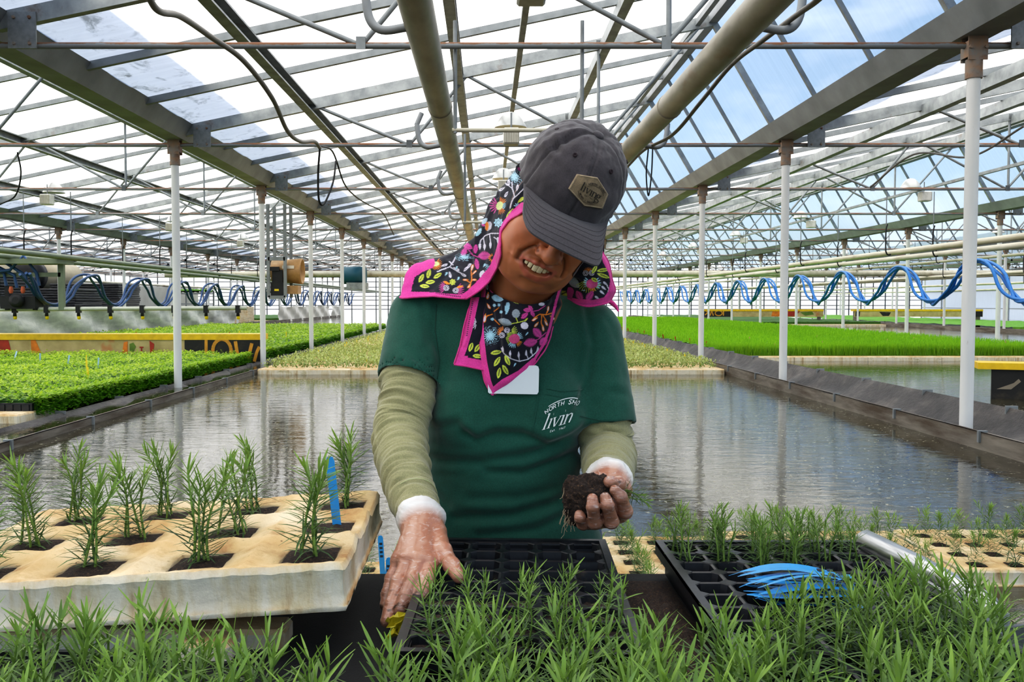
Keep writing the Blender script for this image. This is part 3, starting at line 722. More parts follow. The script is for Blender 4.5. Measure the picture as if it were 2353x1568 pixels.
# ------------------------------------------------------------------ clothing (parts of the worker)
def fabric(name,col,rough=.85,var=.10,scale=5,weave=900,b=.25,sheen=.25,attr=False,speck=None):
    n=NT(name); c=lin(col) if isinstance(col,str) else col
    f=n.noise(n.coord(),scale,4); base=n.ramp(f,[(.3,tuple(x*(1-var) for x in c)),(.7,tuple(min(1,x*(1+var)) for x in c))])
    fine=n.noise(n.coord(),weave*.5,2,.5); base=n.mix(1.0,base,n.ramp(fine,[(.3,.82),(.7,1.12)]),'MULTIPLY')
    if speck: base=n.mix(n.ramp(n.noise(n.coord(),220,2),[(.74,0.0),(.78,.8)]),base,lin(speck))
    if attr:
        a=n.new('ShaderNodeVertexColor'); a.layer_name='Col'; base=n.mix(1.0,a.outputs[0],n.ramp(fine,[(.3,.85),(.7,1.1)]),'MULTIPLY')
    n.set(base,rough,None,.25,Sheen_Weight=sheen,Sheen_Roughness=.5); n.bump(n.noise(n.coord(),weave,2),b,.0006); return n.m
green=fabric('green cotton','#1c5243',.88,.10,6,800,.3,.25,speck='#3b5d4e')
olive=fabric('olive stretch fabric','#96926c',.8,.06,6,900,.25,.3)
denim=fabric('blue denim','#26406b',.8,.2,14,700,.35,.2)
greycap=fabric('grey washed cotton','#4d484b',.9,.10,16,800,.35,.25)
def seg(P,pts):
    """distance of points to a polyline, with position along it"""
    return poly2(P,pts)
# T-shirt ----------------------------------------------------------
HL_=S_L+(E_L-S_L)*.56; HRr=S_R+(E_R-S_R)*.80
def shirt():
    h=.0042; s=SDF(np.arange(-.26,.36,h),np.arange(1.60,2.0,h),np.arange(.70,1.42,h))
    s.cap(S_L+[.03,0,-.004],S_R+[-.025,0,-.004],.058,.058,.05)
    s.ell((.043,1.795,1.17),(.158,.112,.17),.06); s.ell((.032,1.785,1.00),(.154,.114,.16),.06); s.ell((.032,1.792,.86),(.162,.122,.14),.06); s.cap((-.05,1.80,.80),(.12,1.80,.80),.115,.115,.05)
    s.ell((-.025,1.715,1.10),(.066,.050,.062),.05); s.ell((.118,1.715,1.095),(.064,.050,.062),.05)
    s.cap(NECK+np.array([.055,.02,-.055]),S_R+[-.03,0,0],.050,.05,.04); s.cap(NECK+np.array([-.01,.03,-.04]),(.045,1.80,1.2),.080,.10,.05)
    t=SDF(s.xs,s.ys,s.zs)
    d=E_L-S_L; t.cap(S_L,S_L+d*.75,.055,.066,.03); d=E_R-S_R; t.cap(S_R,S_R+d*.95,.055,.066,.03)
    nL=(E_L-S_L)/np.linalg.norm(E_L-S_L)+np.array([-.15,0,.10]); nR=(E_R-S_R)/np.linalg.norm(E_R-S_R)
    X,Y,Z=np.meshgrid(s.xs,s.ys,s.zs,indexing='ij',sparse=True)
    mid=.5*(S_L[0]+S_R[0])
    for p,nn,left in ((HL_,nL,True),(HRr,nR,False)):
        pl=((X-p[0])*nn[0]+(Y-p[1])*nn[1]+(Z-p[2])*nn[2]).astype(np.float32)
        side=(X<mid) if left else (X>=mid)
        t.d=np.where(np.broadcast_to(side,t.d.shape),np.maximum(t.d,pl),t.d)
    # the sleeve opening is hollow
    for E0,S0,p,rr in ((E_L,S_L,HL_,.059),(E_R,S_R,HRr,.057)):
        d=(E0-S0)/np.linalg.norm(E0-S0); t.cap(p-d*.012,p+d*.08,rr-.002,rr,.002,True)
    k=.022; hh=np.maximum(k-np.abs(s.d-t.d),0)/k; s.d=np.minimum(s.d,t.d)-hh*hh*k*.25
    s.plane((0,0,.745),(0,0,-1))
    return s.mesh()
V,F=shirt(); V=smooth_mesh(V,F,5,.5); N=vnorm(V,F); P=toPx(V)
FOLDS=[([(989,1058),(1030,1062),(1108,1064),(1197,1050),(1270,1032),(1328,1010)],11,.0075),([(1070,1000),(1093,1014),(1137,998),(1197,1000),(1262,1022),(1304,1006),(1335,985)],9,.006),
 ([(1120,1085),(1200,1088),(1286,1058),(1332,1036)],9,.006),([(1010,1092),(1050,1096),(1080,1082)],8,.004),([(1080,1148),(1200,1146),(1290,1122),(1335,1085)],10,.0065),([(1045,1190),(1170,1186),(1275,1158),(1320,1128)],10,.006),
 ([(1100,1232),(1230,1218),(1310,1180)],9,.005),([(990,1130),(1020,1160),(1090,1180)],9,.004),([(1000,985),(1050,975),(1080,1005)],10,.004),([(990,1025),(1040,1035),(1100,1030)],10,.004),
 ([(1003,690),(998,760),(1010,830),(1003,900)],7,.005),([(1345,700),(1362,790),(1352,860),(1330,930)],7,.005),([(985,720),(1000,790),(1040,850)],9,.003),([(940,800),(980,860),(995,900)],8,.004),
 ([(1330,935),(1310,965),(1290,990)],9,.006),([(890,830),(930,845),(985,870)],8,.003),([(1370,930),(1400,900),(1430,905)],8,.003),([(955,668),(975,720),(985,790)],7,.003),([(1400,740),(1425,800),(1435,880)],8,.003)]
dsp=np.zeros(len(V)); fr=N[:,1]<.35
for pts,wd,dep in FOLDS:
    d=poly2(P,pts); dep=dep*(.75+.35*math.sin(pts[0][0])); dsp-=dep*np.exp(-(d/(wd*1.15))**2); off=[(x+3,y-wd*2.3) if abs(pts[-1][0]-pts[0][0])>abs(pts[-1][1]-pts[0][1]) else (x-wd*2.3,y) for x,y in pts]
    dsp+=dep*.65*np.exp(-(poly2(P,off)/(wd*1.5))**2)
V=V+N*(dsp*fr)[:,None]
V+=N*(.0016*vnoise(V*[1,1,1.6],22,5)+.0007*vnoise(V,60,6))[:,None]
V=smooth_mesh(V,F,1,.35)
shirt_o=link('tshirt',mesh_np('tshirt',V,F),green,person); shirt_o['label']='dark green short-sleeved T-shirt with chest pocket'
from mathutils.bvhtree import BVHTree
def bvh_of(V,F): return BVHTree.FromPolygons([tuple(v) for v in V],[tuple(int(i) for i in f) for f in F])
bv=bvh_of(V,F); EYE=Vector((0,0,CZ))
def on_surf(bv,px,py,lift=.0008,default=1.7):
    d=(at(px,py,1.0)-EYE).normalized(); h=bv.ray_cast(EYE,d)
    if h[0] is None: return at(px,py,default)
    return h[0]+h[1].normalized()*lift*(1 if h[1].dot(d)<0 else -1)
def surf_strip(m,bv,pts,w,lift=.001,mi=0):
    """flat band w pixels wide along pixel polyline, laid on a surface"""
    n=len(pts); L=[];R=[]
    for i in range(n):
        a=pts[max(i-1,0)];b=pts[min(i+1,n-1)]; dx,dy=b[0]-a[0],b[1]-a[1]; l=math.hypot(dx,dy) or 1; nx,ny=-dy/l*w/2,dx/l*w/2
        L.append(on_surf(bv,pts[i][0]+nx,pts[i][1]+ny,lift)); R.append(on_surf(bv,pts[i][0]-nx,pts[i][1]-ny,lift))
    m.grid([L,R],mi)
def dense(pts,k=6):
    out=[]
    for a,b in zip(pts[:-1],pts[1:]):
        for j in range(k): out.append((a[0]+(b[0]-a[0])*j/k,a[1]+(b[1]-a[1])*j/k))
    return out+[pts[-1]]
# lettering: outlines as pen strokes with contrast, laid on a surface
def strokes_living(italic=.0):
    """serif lower-case 'living', unit x-height; returns strokes [(points, half widths)] and total width"""
    S=[];x=0
    def st(p,wd): S.append(([(a,b) for a,b in p],wd))
    T=.085
    def serif(cx,y,w=.17): st([(cx-w,y),(cx+w,y)],[.028,.028])
    def ltr_l(x): st([(x,0),(x,1.62)],[T,T]); serif(x,0.02); st([(x-.18,1.55),(x,1.60)],[.03,.05])
    def ltr_i(x):
        st([(x,0),(x,1.0)],[T,T]); serif(x,.02); st([(x-.17,.95),(x,.98)],[.03,.05])
        st([(x-.01,1.40),(x+.01,1.40)],[.11,.11])
    ltr_l(.2); ltr_i(.68)
    st([(.98,1.0),(1.30,.02)],[T,T*.9]); st([(1.62,1.0),(1.33,.02)],[.035,.035]); serif(1.0,.98,.16); serif(1.60,.98,.13)
    ltr_i(1.92)
    x=2.28; st([(x,0),(x,1.0)],[T,T]); serif(x,.02); st([(x-.17,.95),(x,.98)],[.03,.05])
    st([(x+.04,.72),(x+.16,.93),(x+.34,1.0),(x+.50,.90),(x+.55,.68),(x+.55,0)],[.03,.04,.06,.07,T,T]); serif(x+.55,.02)
    x=3.28
    c=[(x+.27*math.cos(a),.68+.30*math.sin(a)) for a in [2*PI*k/16 for k in range(17)]]
    st(c,[.075 if abs(math.cos(2*PI*k/16))>.6 else .04 for k in range(17)])
    st([(x+.22,.90),(x+.36,1.03),(x+.46,.98)],[.03,.035,.06])
    st([(x-.12,.40),(x-.26,.22),(x-.18,.08),(x+.10,.04),(x+.33,-.08),(x+.36,-.28),(x+.18,-.46),(x-.10,-.48),(x-.32,-.36),(x-.33,-.18),(x-.16,-.02)],[.035,.045,.06,.06,.065,.05,.04,.05,.055,.045,.03])
    S=[([(a+italic*b,b) for a,b in p],w) for p,w in S]
    return S,3.85
def lay_strokes(m,S,place,k=5,mi=0):
    """place(u,v)->point on the surface"""
    for p,w in S:
        q=[];ww=[]
        for i in range(len(p)-1):
            for j in range(k):
                t=j/k; q.append((p[i][0]+(p[i+1][0]-p[i][0])*t,p[i][1]+(p[i+1][1]-p[i][1])*t)); ww.append(w[i]+(w[i+1]-w[i])*t)
        q.append(p[-1]); ww.append(w[-1]); n=len(q);L=[];R=[]
        for i in range(n):
            a=q[max(i-1,0)];b=q[min(i+1,n-1)]; dx,dy=b[0]-a[0],b[1]-a[1]; l=math.hypot(dx,dy) or 1
            L.append(place(q[i][0]-dy/l*ww[i],q[i][1]+dx/l*ww[i])); R.append(place(q[i][0]+dy/l*ww[i],q[i][1]-dx/l*ww[i]))
        m.grid([L,R],mi,False)
SEGF={'N':[(0,0),(0,1),(.6,0),(.6,1)],'O':[(.35+.35*math.cos(2*PI*k/12),.5+.5*math.sin(2*PI*k/12)) for k in range(13)],'R':[(0,0),(0,1),(.4,1),(.55,.85),(.55,.65),(.4,.5),(0,.5),(.3,.5),(.6,0)],
 'T':[(0,1),(.6,1),(.3,1),(.3,0)],'H':[(0,0),(0,1),(0,.5),(.6,.5),(.6,1),(.6,0)],'S':[(.6,.85),(.4,1),(.15,1),(0,.8),(.1,.6),(.5,.4),(.6,.2),(.45,0),(.2,0),(0,.15)],'E':[(.55,0),(0,0),(0,.5),(.45,.5),(0,.5),(0,1),(.55,1)],
 'B':[(0,0),(0,1),(.4,1),(.55,.85),(.5,.6),(.35,.52),(0,.52),(.4,.5),(.6,.3),(.5,.05),(.35,0),(0,0)],'G':[(.6,.85),(.4,1),(.2,1),(0,.7),(0,.3),(.2,0),(.45,0),(.6,.2),(.6,.45),(.35,.45)],'+':[(.1,.5),(.5,.5),(.3,.5),(.3,.7),(.3,.3)],
 's':[(.5,.55),(.1,.6),(.05,.4),(.5,.25),(.4,0),(.0,.05)],'t':[(.2,1),(.2,.1),(.4,0),(.2,.1),(.2,.65),(0,.65),(.45,.65)],'.':[(.1,0),(.14,.06)],'1':[(.1,.8),(.3,1),(.3,0)],'9':[(.1,0),(.5,.4),(.5,.8),(.3,1),(.05,.8),(.1,.5),(.5,.6)],'7':[(0,1),(.55,1),(.2,0)],'6':[(.5,1),(.1,.5),(.05,.2),(.3,0),(.5,.2),(.4,.45),(.1,.4)],' ':[]}
def text_flat(txt,x,y,h,wd=.09,gap=.28,center=True,arc=None):
    """simple capitals; arc=(cx,cy,r,a0): bend the line on a circle"""
    adv=.62+gap; tot=len(txt)*adv-gap; S=[]
    for i,ch in enumerate(txt):
        p=SEGF.get(ch,[]); 
        if not p: continue
        ox=(i*adv-(tot/2 if center else 0))*h
        if arc is None: S.append(([(x+ox+a*h,y+b*h) for a,b in p],[wd*h]*len(p)))
        else:
            cx,cy,r,sg=arc; q=[]
            for a,b in p:
                th=(ox+a*h)/r; rr=r+sg*b*h
                q.append((cx+rr*math.sin(th),cy+sg*rr*math.cos(th)) if sg>0 else (cx+(r-b*h)*math.sin(th),cy-(r-b*h)*math.cos(th)))
            S.append((q,[wd*h]*len(p)))
    return S
white_print=flat('white print','#dfe3e0',.7,0,.05,40); dark_print=flat('dark print','#2a2522',.7,0,.05,40)
# pocket with its hem, print and seams
m=MB()
surf_strip(m,bv,dense([(1255,893),(1290,900),(1330,897),(1344,892)]),2.4,.0022); surf_strip(m,bv,dense([(1252,906),(1290,913),(1335,909)]),1.2,.0016)
surf_strip(m,bv,dense([(1236,893),(1234,930),(1229,960),(1222,1002)]),2.2,.0018); surf_strip(m,bv,dense([(1222,1002),(1245,1012),(1268,1022),(1290,1008)]),2.2,.0018)
m.build('chest_pocket_seam',green,shirt_o)
S,wd=strokes_living(.22)
def pl(u,v):    # 'living' on the pocket, 76 px wide, the end runs into the fold at the arm
    b=(1244,989); ux,uy=(22.0,-6.2); vx,vy=(4.2,-22.0); return on_surf(bv,b[0]+u*ux+v*vx,b[1]+u*uy+v*vy,.0022)
m=MB(); lay_strokes(m,[q for q in S if max(a for a,b in q[0])<3.0],pl)
T=text_flat('NORTH SHO',0,0,.42,.085,.30,True,(1.75,-.95,3.05,1)); lay_strokes(m,T,pl,3)
arc=[(1.75+3.65*math.sin(a),-.95+3.65*math.cos(a)) for a in [-.42+.84*k/14 for k in range(15)]]; lay_strokes(m,[(arc,[.045]*15)],pl,2)
lay_strokes(m,text_flat('Est. 1967',1.75,-.50,.20,.10,.25),pl,2)
m.build('printed_emblem',white_print,shirt_o)['label']='white printed lettering on the pocket'
m=MB()
for pts in ([(871,877),(900,866),(940,868),(990,889)],[(1331,957),(1380,968),(1420,970),(1452,966)]): surf_strip(m,bv,dense(pts),1.6,.0012)
surf_strip(m,bv,dense([(1003,700),(1000,760),(1010,830),(1003,880)]),1.6,.001)
m.build('sleeve_hem_stitching',flat('dark green thread','#123a2f',.8),shirt_o)
# name badge
m=MB(); c=[(1133,843),(1229,839),(1234,842),(1236,848),(1237,903),(1234,908),(1226,908),(1124,906),(1121,903),(1121,850)]
pts=[on_surf(bv,x,y,.006) for x,y in c]; cc=on_surf(bv,1180,874,.006)
nrm=Vector((0,-1,.08)); q=[p for p in pts]; yb=min(p.y for p in q+[cc]); q=[Vector((p.x,yb+(.02*(1.12-p.z)),p.z)) for p in q]
bk=[p+Vector((0,.0016,0)) for p in q]; k=len(q); m.add(q+bk,[tuple(range(k)),tuple(range(2*k-1,k-1,-1))]+[(i,(i+1)%k,k+(i+1)%k,k+i) for i in range(k)])
m.build('name_badge',flat('white plastic card','#e4e9ec',.35,0,.02,20),person)['label']='blank white card on the chest'
# jeans
g2=SDF(np.arange(-.18,.28,.008),np.arange(1.66,2.0,.008),np.arange(.02,.90,.008))
for q in(-1,1): g2.chain([(.04+q*.083,1.82,.80),(.04+q*.097,1.82,.45),(.04+q*.10,1.85,.06)],[.092,.068,.056],.03)
g2.cap((-.055,1.815,.83),(.135,1.815,.83),.098,.098,.03)
V2,F2=g2.mesh(); V2=smooth_mesh(V2,F2,1); link('jeans',mesh_np('jeans',V2,F2),denim,person)
# arm sleeves with fine ring wrinkles
def catmull(P,n):
    P=[np.array(p,float) for p in P]; P=[2*P[0]-P[1]]+P+[2*P[-1]-P[-2]]; out=[]
    for i in range(1,len(P)-2):
        for j in range(n):
            t=j/n; a,b,c,d=P[i-1],P[i],P[i+1],P[i+2]; out.append(.5*((2*b)+(-a+c)*t+(2*a-5*b+4*c-d)*t*t+(-a+3*b-3*c+d)*t**3))
    out.append(P[-2]); return np.array(out)
def arm_sleeve(keys,rad,seed,wr=1.0):
    C_=catmull(keys,60); n=len(C_); rr=catmull([(r,0,0) for r in rad],60)[:,0]; s=np.concatenate([[0],np.cumsum(np.linalg.norm(np.diff(C_,axis=0),axis=1))])
    NT_=72; T=np.gradient(C_,axis=0); T/=np.linalg.norm(T,axis=1)[:,None]; u=np.cross(T[0],[1,0,0]); V=np.zeros((n,NT_,3)); 
    for i in range(n):
        u=u-T[i]*(u@T[i]); u/=np.linalg.norm(u); w=np.cross(T[i],u)
        for k in range(NT_):
            a=2*PI*k/NT_; V[i,k]=C_[i]+(u*math.cos(a)+w*math.sin(a))*rr[i]
    V=V.reshape(-1,3); th=np.tile(np.arange(NT_)*2*PI/NT_,n); ss=np.repeat(s,NT_); Q=np.stack([ss*115+.9*np.sin(th+seed)+.5*np.sin(2*th),np.cos(th)*1.1,np.sin(th)*1.1],1)
    amp=(.35+.65*np.clip(.5+.9*vnoise(np.stack([ss*16,np.cos(th)*.8,np.sin(th)*.8],1),1.0,seed+9),0,1))*wr
    dr=amp*(.0026*vnoise(Q,1.0,seed)+.0012*vnoise(Q*[2.2,1.5,1.5],1.0,seed+1))
    ctr=np.repeat(C_,NT_,axis=0); d=V-ctr; V=V+d/np.linalg.norm(d,axis=1)[:,None]*dr[:,None]
    F=np.array([(i*NT_+k,i*NT_+(k+1)%NT_,(i+1)*NT_+(k+1)%NT_,(i+1)*NT_+k) for i in range(n-1) for k in range(NT_)]); return V,F,C_,rr
dL=(E_L-S_L); 
VL,FLc,CL,rL=arm_sleeve([S_L+dL*.40,S_L+dL*.70,E_L+[-.004,0,.01],E_L+(W_L-E_L)*.45+[-.008,0,0],E_L+(W_L-E_L)*.93],[.0545,.0520,.0500,.0445,.0360],2,2.3)
o=link('arm_sleeve',mesh_np('arm_sleeve',VL,FLc),olive,person)
dR=(E_R-S_R)
VR,FRc,CR,rR=arm_sleeve([S_R+dR*.55,S_R+dR*.80,E_R+[.004,-.004,.0],E_R+(W_R-E_R)*.5+[.003,.0,-.006],E_R+(W_R-E_R)*.96],[.0530,.0530,.0525,.0460,.0370],5,1.9)
link('arm_sleeve',mesh_np('arm_sleeve',VR,FRc),olive,person)
m=MB(); k=len(CL)-26; pt=[]
for off in (-.0,):
    T=CL[k+2]-CL[k-2]; T/=np.linalg.norm(T); u=np.cross(T,[1,0,0]); u/=np.linalg.norm(u); w=np.cross(T,u)
    m.tube([Vector(CL[k]+(u*math.cos(a)+w*math.sin(a))*(rL[k]+.0012)) for a in [2*PI*j/40 for j in range(41)]],.0008,5)
m.build('cuff_stitching',flat('light olive thread','#b5b88c',.8),person)
# gloves: thin wrinkled skins over the hands
n=NT('thin clear plastic glove'); v=n.coord()
wr_=n.ramp(n.noise(n.coord((.45,.6,1.7)),150,3,.6,1.0),[(.56,0.0),(.68,1.0)]); a=n.new('ShaderNodeVertexColor'); a.layer_name='Col'
n.set(n.mix(n.math('MULTIPLY',wr_,.34),a.outputs[0],lin('#efe6e2')),n.ramp(wr_,[(0,.28),(1,.5)]),None,.6,Coat_Weight=.2,Coat_Roughness=.18); n.bump(n.noise(n.coord((.45,.6,1.7)),150,3,.6,1.0),.35,.0016); glove_m=n.m
def glove(W,E0,fing,thumb,box,seed,dirt):
    g=SDF(*[np.arange(a,b,.0016) for a,b in box]); hand(g,W,fing,thumb,.0005)
    d=(W-E0)/np.linalg.norm(W-E0); g.chain([W-d*.030,W-d*.012,W+d*.012],[.0405,.0375,.030],.012)
    g.plane(W-d*.022,-d)
    V,F=g.mesh(); V=smooth_mesh(V,F,1,.4); N=vnorm(V,F)
    al=(V-W)@d
    V=V+N*(.0004*vnoise(V*[.6,.6,2.2],95,seed)+.0003*vnoise(V*[.6,.6,2.2],230,seed+2)+.0035*vnoise(V,45,seed+3)*np.clip((.010-al)/.02,0,1))[:,None]
    col=np.tile(np.array(lin('#a9735a')),(len(V),1)); 
    def tn(mk,c): 
        mk=np.clip(mk,0,1)[:,None]; col[:]=col*(1-mk)+np.array(lin(c))*mk
    tn((.5+.5*vnoise(V,30,seed+4))*.35,'#c9977c'); tn(np.clip((.016-al)/.022,0,1)*.95,'#e8e6e2')
    tn(np.clip(vnoise(V*[1,.6,1.8],75,seed+6)-.35,0,1)*.4,'#dcc2b4')
    dm=np.zeros(len(V))
    for nm,p in fing.items():
        tip=A(*p[3]); dm=np.maximum(dm,np.exp(-(np.linalg.norm(V-tip,axis=1)/.03)**2))
    tn(dm*dirt*(.55+.45*vnoise(V,60,seed+7)),'#5d3b2c'); tn(np.clip(vnoise(V,140,seed+8)-.55,0,1)*4*dirt*np.clip(dm*1.5,0,1),'#2a1d17')
    me=mesh_np('glove',V,F); vcol(me,np.clip(col,0,1)); return link('glove',me,glove_m,person)
gl=glove(W_L,E_L,FL,TL,[(-.17,.0),(1.20,1.52),(.82,1.06)],11,.8); gl['label']='translucent glove reaching down into the tray'
gr=glove(W_R,E_R,FRT,TR,[(.13,.28),(1.36,1.60),(.90,1.06)],21,.9); gr['label']='soil-smeared translucent glove closed around the soil plug'
# ------------------------------------------------------------------ baseball cap
XC=-.0065
def cap_pt(t,ph,dr=0.0):
    c,s_=math.cos(ph),math.sin(ph)          # ph=0 at the front
    zr=.026+.008*c; zt=.139
    b=.098 if c>0 else .108; rad=math.cos(t*PI/2)**.60
    puff=1+.045*math.sin(PI*min(t*1.5,1))*(1 if c<.3 else .75)
    x=.0865*s_*rad*puff; y=b*c*rad*puff*(1 if c>0 else 1.0)-.004; z=zr+(zt-zr)*math.sin(t*PI/2)**1.02
    return x+XC,y,z
def capV(NT_=56,NP=180):
    V=[]
    for i in range(NT_+1):
        t=i/NT_*.985
        for j in range(NP):
            ph=2*PI*j/NP; V.append(cap_pt(t,ph))
    return np.array(V),NT_,NP
Vc,nt,npn=capV()
ctr=np.array([XC,0,.05]); dirn=(Vc-ctr)/np.linalg.norm(Vc-ctr,axis=1)[:,None]
T_=np.repeat(np.arange(nt+1)/nt,npn); PH=np.tile(np.arange(npn)*2*PI/npn,nt+1)
dr=.0028*vnoise(Vc,30,31)+.0014*vnoise(Vc,75,32)+.0006*vnoise(Vc,190,33)
seam=np.min([np.abs(np.angle(np.exp(1j*(PH-k*PI/3)))) for k in range(6)],axis=0)*np.cos(T_*PI/2)*.085
dr-=.0014*np.exp(-(seam/.0016)**2); dr+=.0009*np.exp(-((seam-.005)/.003)**2)
dr-=.0030*np.exp(-((PH-5.2)/.35)**2)*np.exp(-((T_-.52)/.10)**2)*np.sin(T_*40)   # soft dents on one side
dr+=.0045*np.exp(-(np.angle(np.exp(1j*(PH-5.0)))/.12)**2)*np.exp(-((T_-.55)/.35)**2)-.0045*np.exp(-(np.angle(np.exp(1j*(PH-5.28)))/.13)**2)*np.exp(-((T_-.6)/.3)**2)
dr+=.0025*np.exp(-(T_/.045)**2)
Vh=Vc+dirn*dr[:,None]; Vw=HC+Vh@HR.T
Fc=np.array([(i*npn+j,i*npn+(j+1)%npn,(i+1)*npn+(j+1)%npn,(i+1)*npn+j) for i in range(nt) for j in range(npn)])[:,::-1]
capme=mesh_np('cap',Vw,Fc)
cc=np.tile(np.array(lin('#494346')),(len(Vw),1)); st=np.abs(seam-.0042); cc*=(1-.38*np.exp(-(st/.0007)**2)*(np.sin(T_*520)>-.2)-.30*np.exp(-(seam/.0011)**2))[:,None]
cc*=(1+.10*vnoise(Vc,38,35)+.14*np.clip(np.exp(-(seam/.006)**2)*vnoise(Vc,160,36),-1,1))[:,None]; cc*=(1-.35*np.exp(-(T_/.03)**2)*(np.cos(PH)>.3))[:,None]
vcol(capme,np.clip(cc,0,1)); capmat=fabric('washed grey cap cotton','#494346',.92,.06,14,900,.3,.3,True)
cap=link('cap',capme,capmat,person); cap['label']='dark grey washed cotton baseball cap'
bvc=bvh_of(Vw,Fc)
def hv(x,y,z): return Vector(hd(x,y,z))
m=MB(); p=np.array(cap_pt(.985,0)); up=Vector(HR[:,2]); m.lathe(hv(XC,-.004,.1375),up,[(0,.0095),(.002,.0098),(.0045,.0078),(.006,.004),(.0064,.0008)],18); m.build('button',greycap,cap)
for k in range(6):
    ph=(k+.5)*PI/3
    q=Vector(hd(*cap_pt(.60,ph))); nn=(q-Vector(hd(XC,0,.05))).normalized(); m=MB(); m.lathe(q+nn*.0006,nn,[(0,.0038),(.0016,.0036),(.0018,.0022),(.0006,.0012)],12); m.build('eyelet',flat('dark thread','#2e2126',.85),cap)
# brim: curved sheet from the seam out, drooping at the sides
NB=80; MBm=26; top=[];bot=[]
OUTL=catmull([(-.0790,.088,0),(-.0795,.115,0),(-.0760,.1400,0),(-.0640,.1660,0),(-.0330,.1765,0),(.0030,.1812,0),(.0320,.1830,0),(.0500,.1800,0),(.0590,.1620,0),(.0635,.1200,0),(.0685,.060,0)],20)
def brim_pt(a,t):
    """a -1..1 side to side, t 0..1 outward"""
    ph=a*1.16; xi,yi,zi=cap_pt(0,ph)
    f=(a+1)/2*(len(OUTL)-1); i=min(int(f),len(OUTL)-2); xo,yo=(OUTL[i]+(OUTL[i+1]-OUTL[i])*(f-i))[:2]
    x=xi+(xo-xi)*t; y=yi+(yo-yi)*t; z=zi+.001+(.0205-zi)*t+.010*math.sin(PI*t)*(1-(x/.08)**2)
    return x,y,z
for j in range(MBm+1):
    rowt=[];rowb=[]
    for i in range(NB+1):
        a=-1+2*i/NB; t=j/MBm; x,y,z=brim_pt(a,t); rowt.append(hv(x,y,z+.0012)); rowb.append(hv(x,y,z-.0014))
    top.append(rowt);bot.append(rowb)
m=MB(); m.grid(top); m.grid([r[::-1] for r in bot]); m.grid([top[-1],bot[-1]])
m.grid([[r[0] for r in top],[r[0] for r in bot]]); m.grid([[r[-1] for r in top],[r[-1] for r in bot]])
brim=m.build('brim',fabric('grey brim cotton','#4f4a4d',.92,.06,14,900,.3,.25),cap)
m=MB()
for tt in (.30,.42,.54,.66,.78,.90):
    am=.80+.10*tt
    line=[hv(*(lambda q:(q[0],q[1],q[2]+.0018))(brim_pt(-am+2*am*i/70,tt))) for i in range(71)]
    m.tube(line,.00022,4)
m.build('brim_stitching',flat('brown thread','#3a3134',.9),brim)
# patch
def onc(px,py,l=.0): 
    p=on_surf(bvc,px,py,l,1.5); return p
hx=[(1305.5,433.3),(1325,400),(1372.3,407.8),(1396.6,446),(1383.8,479.2),(1341.7,472.8)]; hc=(sum(p[0] for p in hx)/6,sum(p[1] for p in hx)/6)
rings=[]
outl=dense(hx+[hx[0]],8)[:-1]
base=[onc(x,y,.0) for x,y in outl]; c0=onc(hc[0],hc[1],.0)
nrm=-(sum(((base[(i+8)%48]-c0).cross(base[i]-c0) for i in range(0,48)),Vector())).normalized()
if nrm.dot(EYE-c0)<0: nrm=-nrm
def patch_pt(px,py,l): return onc(px,py,0)+nrm*l
vs=[];fs=[]
for (sc_,l) in ((1.0,.0),(1.0,.0026),(.955,.0036),(.91,.0026),(.0,.0028)):
    vs.append([patch_pt(hc[0]+(x-hc[0])*sc_,hc[1]+(y-hc[1])*sc_,l) for x,y in outl])
m=MB(); m.grid([r+[r[0]] for r in vs[:4]],1)
rr=[[patch_pt(hc[0]+(x-hc[0])*.91*(1-k/8),hc[1]+(y-hc[1])*.91*(1-k/8),.0026) for x,y in outl] for k in range(9)]
m.grid([r+[r[0]] for r in rr],0)
patch=m.build('patch',[fabric('tan patch cloth','#8d7a60',.8,.08,30,900,.3,.2),fabric('patch border thread','#a08d72',.85,.15,90,1200,.4,.2)],cap); patch['label']='tan six-sided patch with dark lettering'
def pl2(u,v):
    return patch_pt(1331.0+u*11.9+v*5.6,434.5+u*7.1-v*11.0,.0034)
m=MB(); lay_strokes(m,S0 if False else strokes_living(0)[0],pl2,4)
lay_strokes(m,text_flat('NORTH SHORE',.0,0,.33,.10,.28,True,(2.45,.25,1.95,1)),pl2,3); lay_strokes(m,text_flat('HERBS + GREENS',.0,0,.30,.10,.25,True,(1.75,.55,1.95,-1)),pl2,3)
lay_strokes(m,text_flat('Est. 1967',1.9,-.50,.20,.10,.25),pl2,3)
lay_strokes(m,[([(2.45+1.82*math.sin(a),.25+1.82*math.cos(a)) for a in [-1.0+2.0*k/16 for k in range(17)]],[.03]*17)],pl2,2)
lay_strokes(m,[([(1.75+2.12*math.sin(a),.55-2.12*math.cos(a)) for a in [-1.1+2.2*k/16 for k in range(17)]],[.03]*17)],pl2,2)
m.build('printed_emblem',dark_print,patch)
